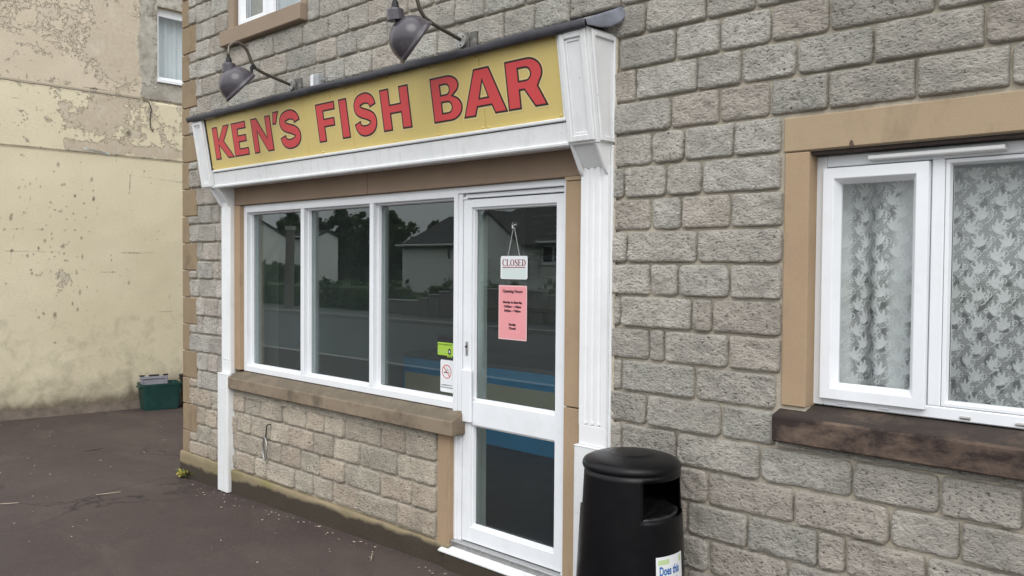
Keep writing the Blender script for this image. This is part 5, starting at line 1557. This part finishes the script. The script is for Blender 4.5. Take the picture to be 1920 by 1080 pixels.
# ================================================================== ACROSS THE STREET (seen in the shop glass)
def house(name, label, x0, x1, y, depth, base, eave, ridge, wallm, gable_front=None, wins=(), chim=None, ridge_along='x'):
    H_ = thing(name, label, 'house', ((x0 + x1) / 2, y, base))
    if ridge_along == 'x':
        MB().prism([(y, base), (y, eave), (y - depth / 2, ridge - .14), (y - depth, eave), (y - depth, base)], 'x', x0, x1).build('wall', wallm, H_)
        k_ = (ridge - eave) / (depth / 2) * .35
        for sg, ye in ((1, y), (-1, y - depth)):
            MB().prism([(ye + sg * .35, eave - k_ - .10), (ye + sg * .35, eave - k_ + .02), (y - depth / 2, ridge + .02), (y - depth / 2, ridge - .10)], 'x', x0 - .10, x1 + .10).build('roof', M['rooftile'], H_)
    else:
        m = (x0 + x1) / 2
        MB().prism([(x0, base), (x1, base), (x1, eave), (m, ridge - .15), (x0, eave)], 'y', y - depth, y).build('wall', wallm, H_)
        for s, xe in ((-1, x0), (1, x1)):
            MB().prism([(m, ridge - .14), (m, ridge), (xe + s * .35, eave - .12 + .0), (xe + s * .35, eave - .26)], 'y', y - depth - .1, y + .25).build('roof', M['rooftile'], H_)
    if gable_front:
        a, b, gy, gr = gable_front
        m = (a + b) / 2
        MB().prism([(a, base), (b, base), (b, eave - .05), (m, gr - .12), (a, eave - .05)], 'y', y - depth / 2, gy).build('gable', wallm, H_)
        for s, xe in ((-1, a), (1, b)):
            MB().prism([(m, gr - .11), (m, gr), (xe + s * .25, eave - .2), (xe + s * .25, eave - .32)], 'y', y - depth / 2, gy + .2).build('gable_roof', M['rooftile'], H_)
    MB().tube([(x0 - .2, y + .40, eave - .08), (x1 + .2, y + .40, eave - .08)], .06, 8).build('gutter', M['gutter'], H_) if ridge_along == 'x' else None
    for wx0, wx1, wz0, wz1, wy in wins:
        fr_ = MB(); t = .07
        fr_.box(wx0, wx0 + t, wy, wy + .06, wz0, wz1).box(wx1 - t, wx1, wy, wy + .06, wz0, wz1).box(wx0 + t, wx1 - t, wy, wy + .059, wz0, wz0 + t).box(wx0 + t, wx1 - t, wy, wy + .059, wz1 - t, wz1)
        m = (wx0 + wx1) / 2
        if wx1 - wx0 > .7: fr_.box(m - .035, m + .035, wy, wy + .058, wz0 + t, wz1 - t)
        wo_ = fr_.build('window', M['paper'], H_)
        MB().box(wx0 + t, wx1 - t, wy + .005, wy + .02, wz0 + t, wz1 - t).build('pane', M['darkpane'], wo_)
        MB().box(wx0 - .05, wx1 + .05, wy, wy + .12, wz0 - .08, wz0 - .001).build('sill', M['paper'], wo_)
    if chim: MB().box(*chim).build('chimney', wallm, H_)
    return H_
house('house', 'white bungalow with a front gable, reflected in the shop door glass', -24.6, -14.5, -26, 8, -.1, 2.85, 4.75, M['render_white'], (-23.4, -19.3, -24.6, 4.30),
      ((-19.2, -17.8, 1.80, 2.62, -26), (-16.9, -15.6, 1.5, 2.6, -26), (-22.5, -21.85, 1.45, 2.5, -24.6)), (-16.9, -16.2, -30.4, -29.6, 3.0, 5.4))
house('house', 'white house with a dark hipped roof, reflected in the third pane', -34.5, -25.6, -30, 8, -.1, 2.95, 4.85, M['render_white'], None,
      ((-30.3, -29.9, 1.95, 2.75, -30), (-28.4, -27.2, 1.6, 2.7, -30)), (-27.2, -26.5, -34.4, -33.6, 3.2, 5.5))
house('house', 'white gabled house, reflected at the left edge of the first pane', -52.0, -41.0, -20.2, 5.6, -.1, 3.45, 4.85, M['render_white'], None, (), None)
house('house', 'small pale outbuilding among trees, reflected in the second pane', -64.0, -58.0, -39.1, 2.3, -.1, 4.2, 4.7, M['render_white'], None, (), None)
# garden walls with stepped tops, gate piers, post, hedge
gw_ = thing('garden_wall', 'stepped stone garden wall across the road, reflected in the third pane', 'wall', (-14.4, -15.1, -.02))
for i, (a, b, h) in enumerate(((-17.0, -15.15, .42), (-15.148, -14.65, .52), (-14.648, -14.1, .66), (-14.098, -13.6, .78), (-13.598, -9.5, .92))):
    box('section', M['gardenwall'], gw_, a, b, -15.35, -15.1, -.1, h, .02)
    box('coping', M['kerb'], gw_, a, b, -15.38, -15.07, h + .001, h + .06, .01)
gw2 = thing('garden_wall', 'low stone garden wall across the road in front of the white bungalow', 'wall', (-4, -15.1, -.02))
box('section', M['gardenwall'], gw2, -9.3, 6, -15.35, -15.1, -.1, .8, .02)
box('coping', M['kerb'], gw2, -9.3, 6, -15.38, -15.07, .801, .86, .01)
ps = thing('roadside_post', 'tall weathered grey post across the road, reflected in the first pane', 'post', (-21.3, -13.9, -.01))
MB().tube([(-21.4, -13.9, -.05), (-21.27, -13.9, 3.0)], [.19, .16], 12).build('post', M['polewood'], ps)
MB().tube([(-21.27, -13.9, 2.98), (-21.265, -13.9, 3.12)], [.20, .19], 12).build('cap', M['galv'], ps)

def leaf_cloud(n, size, shape, seed):
    rs = np.random.RandomState(seed)
    pts = []
    clumps = [(shape(rs), rs.uniform(.25, .6)) for _ in range(max(10, n // 60))]
    for i in range(n):
        c, r = clumps[rs.randint(len(clumps))]
        d = rs.normal(size=3); d /= np.linalg.norm(d)
        pts.append(np.array(c) + d * r * rs.uniform(.5, 1.05))
    P_ = np.array(pts)
    v = []; f = []
    for i, p in enumerate(P_):
        a = rs.normal(size=3); a /= np.linalg.norm(a); b = np.cross(a, rs.normal(size=3)); b /= np.linalg.norm(b)
        s = size * rs.uniform(.6, 1.3)
        k = len(v)
        v += [tuple(p - a * s), tuple(p + b * s * .5), tuple(p + a * s), tuple(p - b * s * .5)]
        f.append((k, k + 1, k + 2, k + 3))
    return mesh('crown', v, f)
def crown_shape(rx, rz, zc, cone):
    def g(rs):
        while True:
            p = rs.uniform(-1, 1, 3)
            if np.linalg.norm(p) < 1 and np.linalg.norm(p) > .35: break
        k = 1 - cone * (p[2] * .5 + .5)
        return (p[0] * rx * k, p[1] * rx * k, zc + p[2] * rz)
    return g
crowns = [leaf_cloud(4200, .22, crown_shape(2.3, 3.0, 4.4, .55), 1), leaf_cloud(4200, .22, crown_shape(2.7, 2.6, 4.0, .25), 2)]
tr_me = MB().tube([(0, 0, -.1), (.05, 0, 1.5), (0, .1, 3.2), (.1, 0, 5.0)], [.28, .2, .14, .05], 8)
for k, (a, b) in enumerate((((0, 0, 2.0), (1.1, .3, 3.6)), ((0, 0, 2.4), (-1.0, .5, 4.2)), ((.0, 0, 2.8), (.2, -1.0, 4.4)))):
    tr_me.tube([a, b], [.10, .03], 6)
trunk_mesh = tr_me.mesh('trunk', smooth=True); trunk_mesh.materials.append(M['bark'])
crowns[0].materials.append(M['leafA']); crowns[1].materials.append(M['leafB'])
tlab = ['tall dark tree behind the pale house, leftmost in the reflection', 'second dark tree from the left in the second pane', 'dark tree reflected in the middle of the second pane', 'broad tree reflected at the right edge of the second pane',
        'dark tree reflected at the left of the third pane', 'dark pointed tree between the third pane trees', 'lower tree beside the roof in the third pane', 'tree behind the white bungalow roof', 'dark tree left of the first pane gable']
for i, (x, y, s) in enumerate(((-76, -50, 1.02), (-71.5, -48, 1.0), (-66.8, -48, 1.02), (-62, -47, 1.02), (-59, -48, .94), (-56.2, -48, .86), (-53.0, -49, .78), (-40, -52, .82), (-64, -40, .92))):
    T = thing('tree', tlab[i], 'tree', (x, y, -.02), 'trees behind the houses across the road')
    T.scale = (s, s, s); T.rotation_euler = (0, 0, i * 1.3)
    for nm, me in (('trunk', trunk_mesh), ('crown', crowns[i % 2])):
        o = bpy.data.objects.new(nm, me); COL.objects.link(o); o.parent = T
def hedge(label, x0, x1, y, h, seed):
    T = thing('hedge', label, 'hedge', ((x0 + x1) / 2, y, -.02))
    g = lambda rs: (rs.uniform(x0, x1), y + rs.uniform(-.5, .5), rs.uniform(.1, h - .35))
    me = leaf_cloud(int(1000 * (x1 - x0) / 4), .13, g, seed)
    link('foliage', me, M['leafB'], T)
    box('core', M['leafA'], T, x0, x1, y - .35, y + .35, -.02, h - .25, .08)
hedge('clipped green hedge across the road, reflected in the second pane', -27, -17.2, -16.2, 1.1, 4)
hedge('garden hedge in front of the white house across the road', -40, -27.5, -18.5, 1.9, 5)
hedge('low hedge before the white bungalow across the road', -17, -3, -17.5, 1.15, 6)
hedge('long dark hedgerow under the trees behind the houses across the road', -95, -36, -53, 3.4, 8)
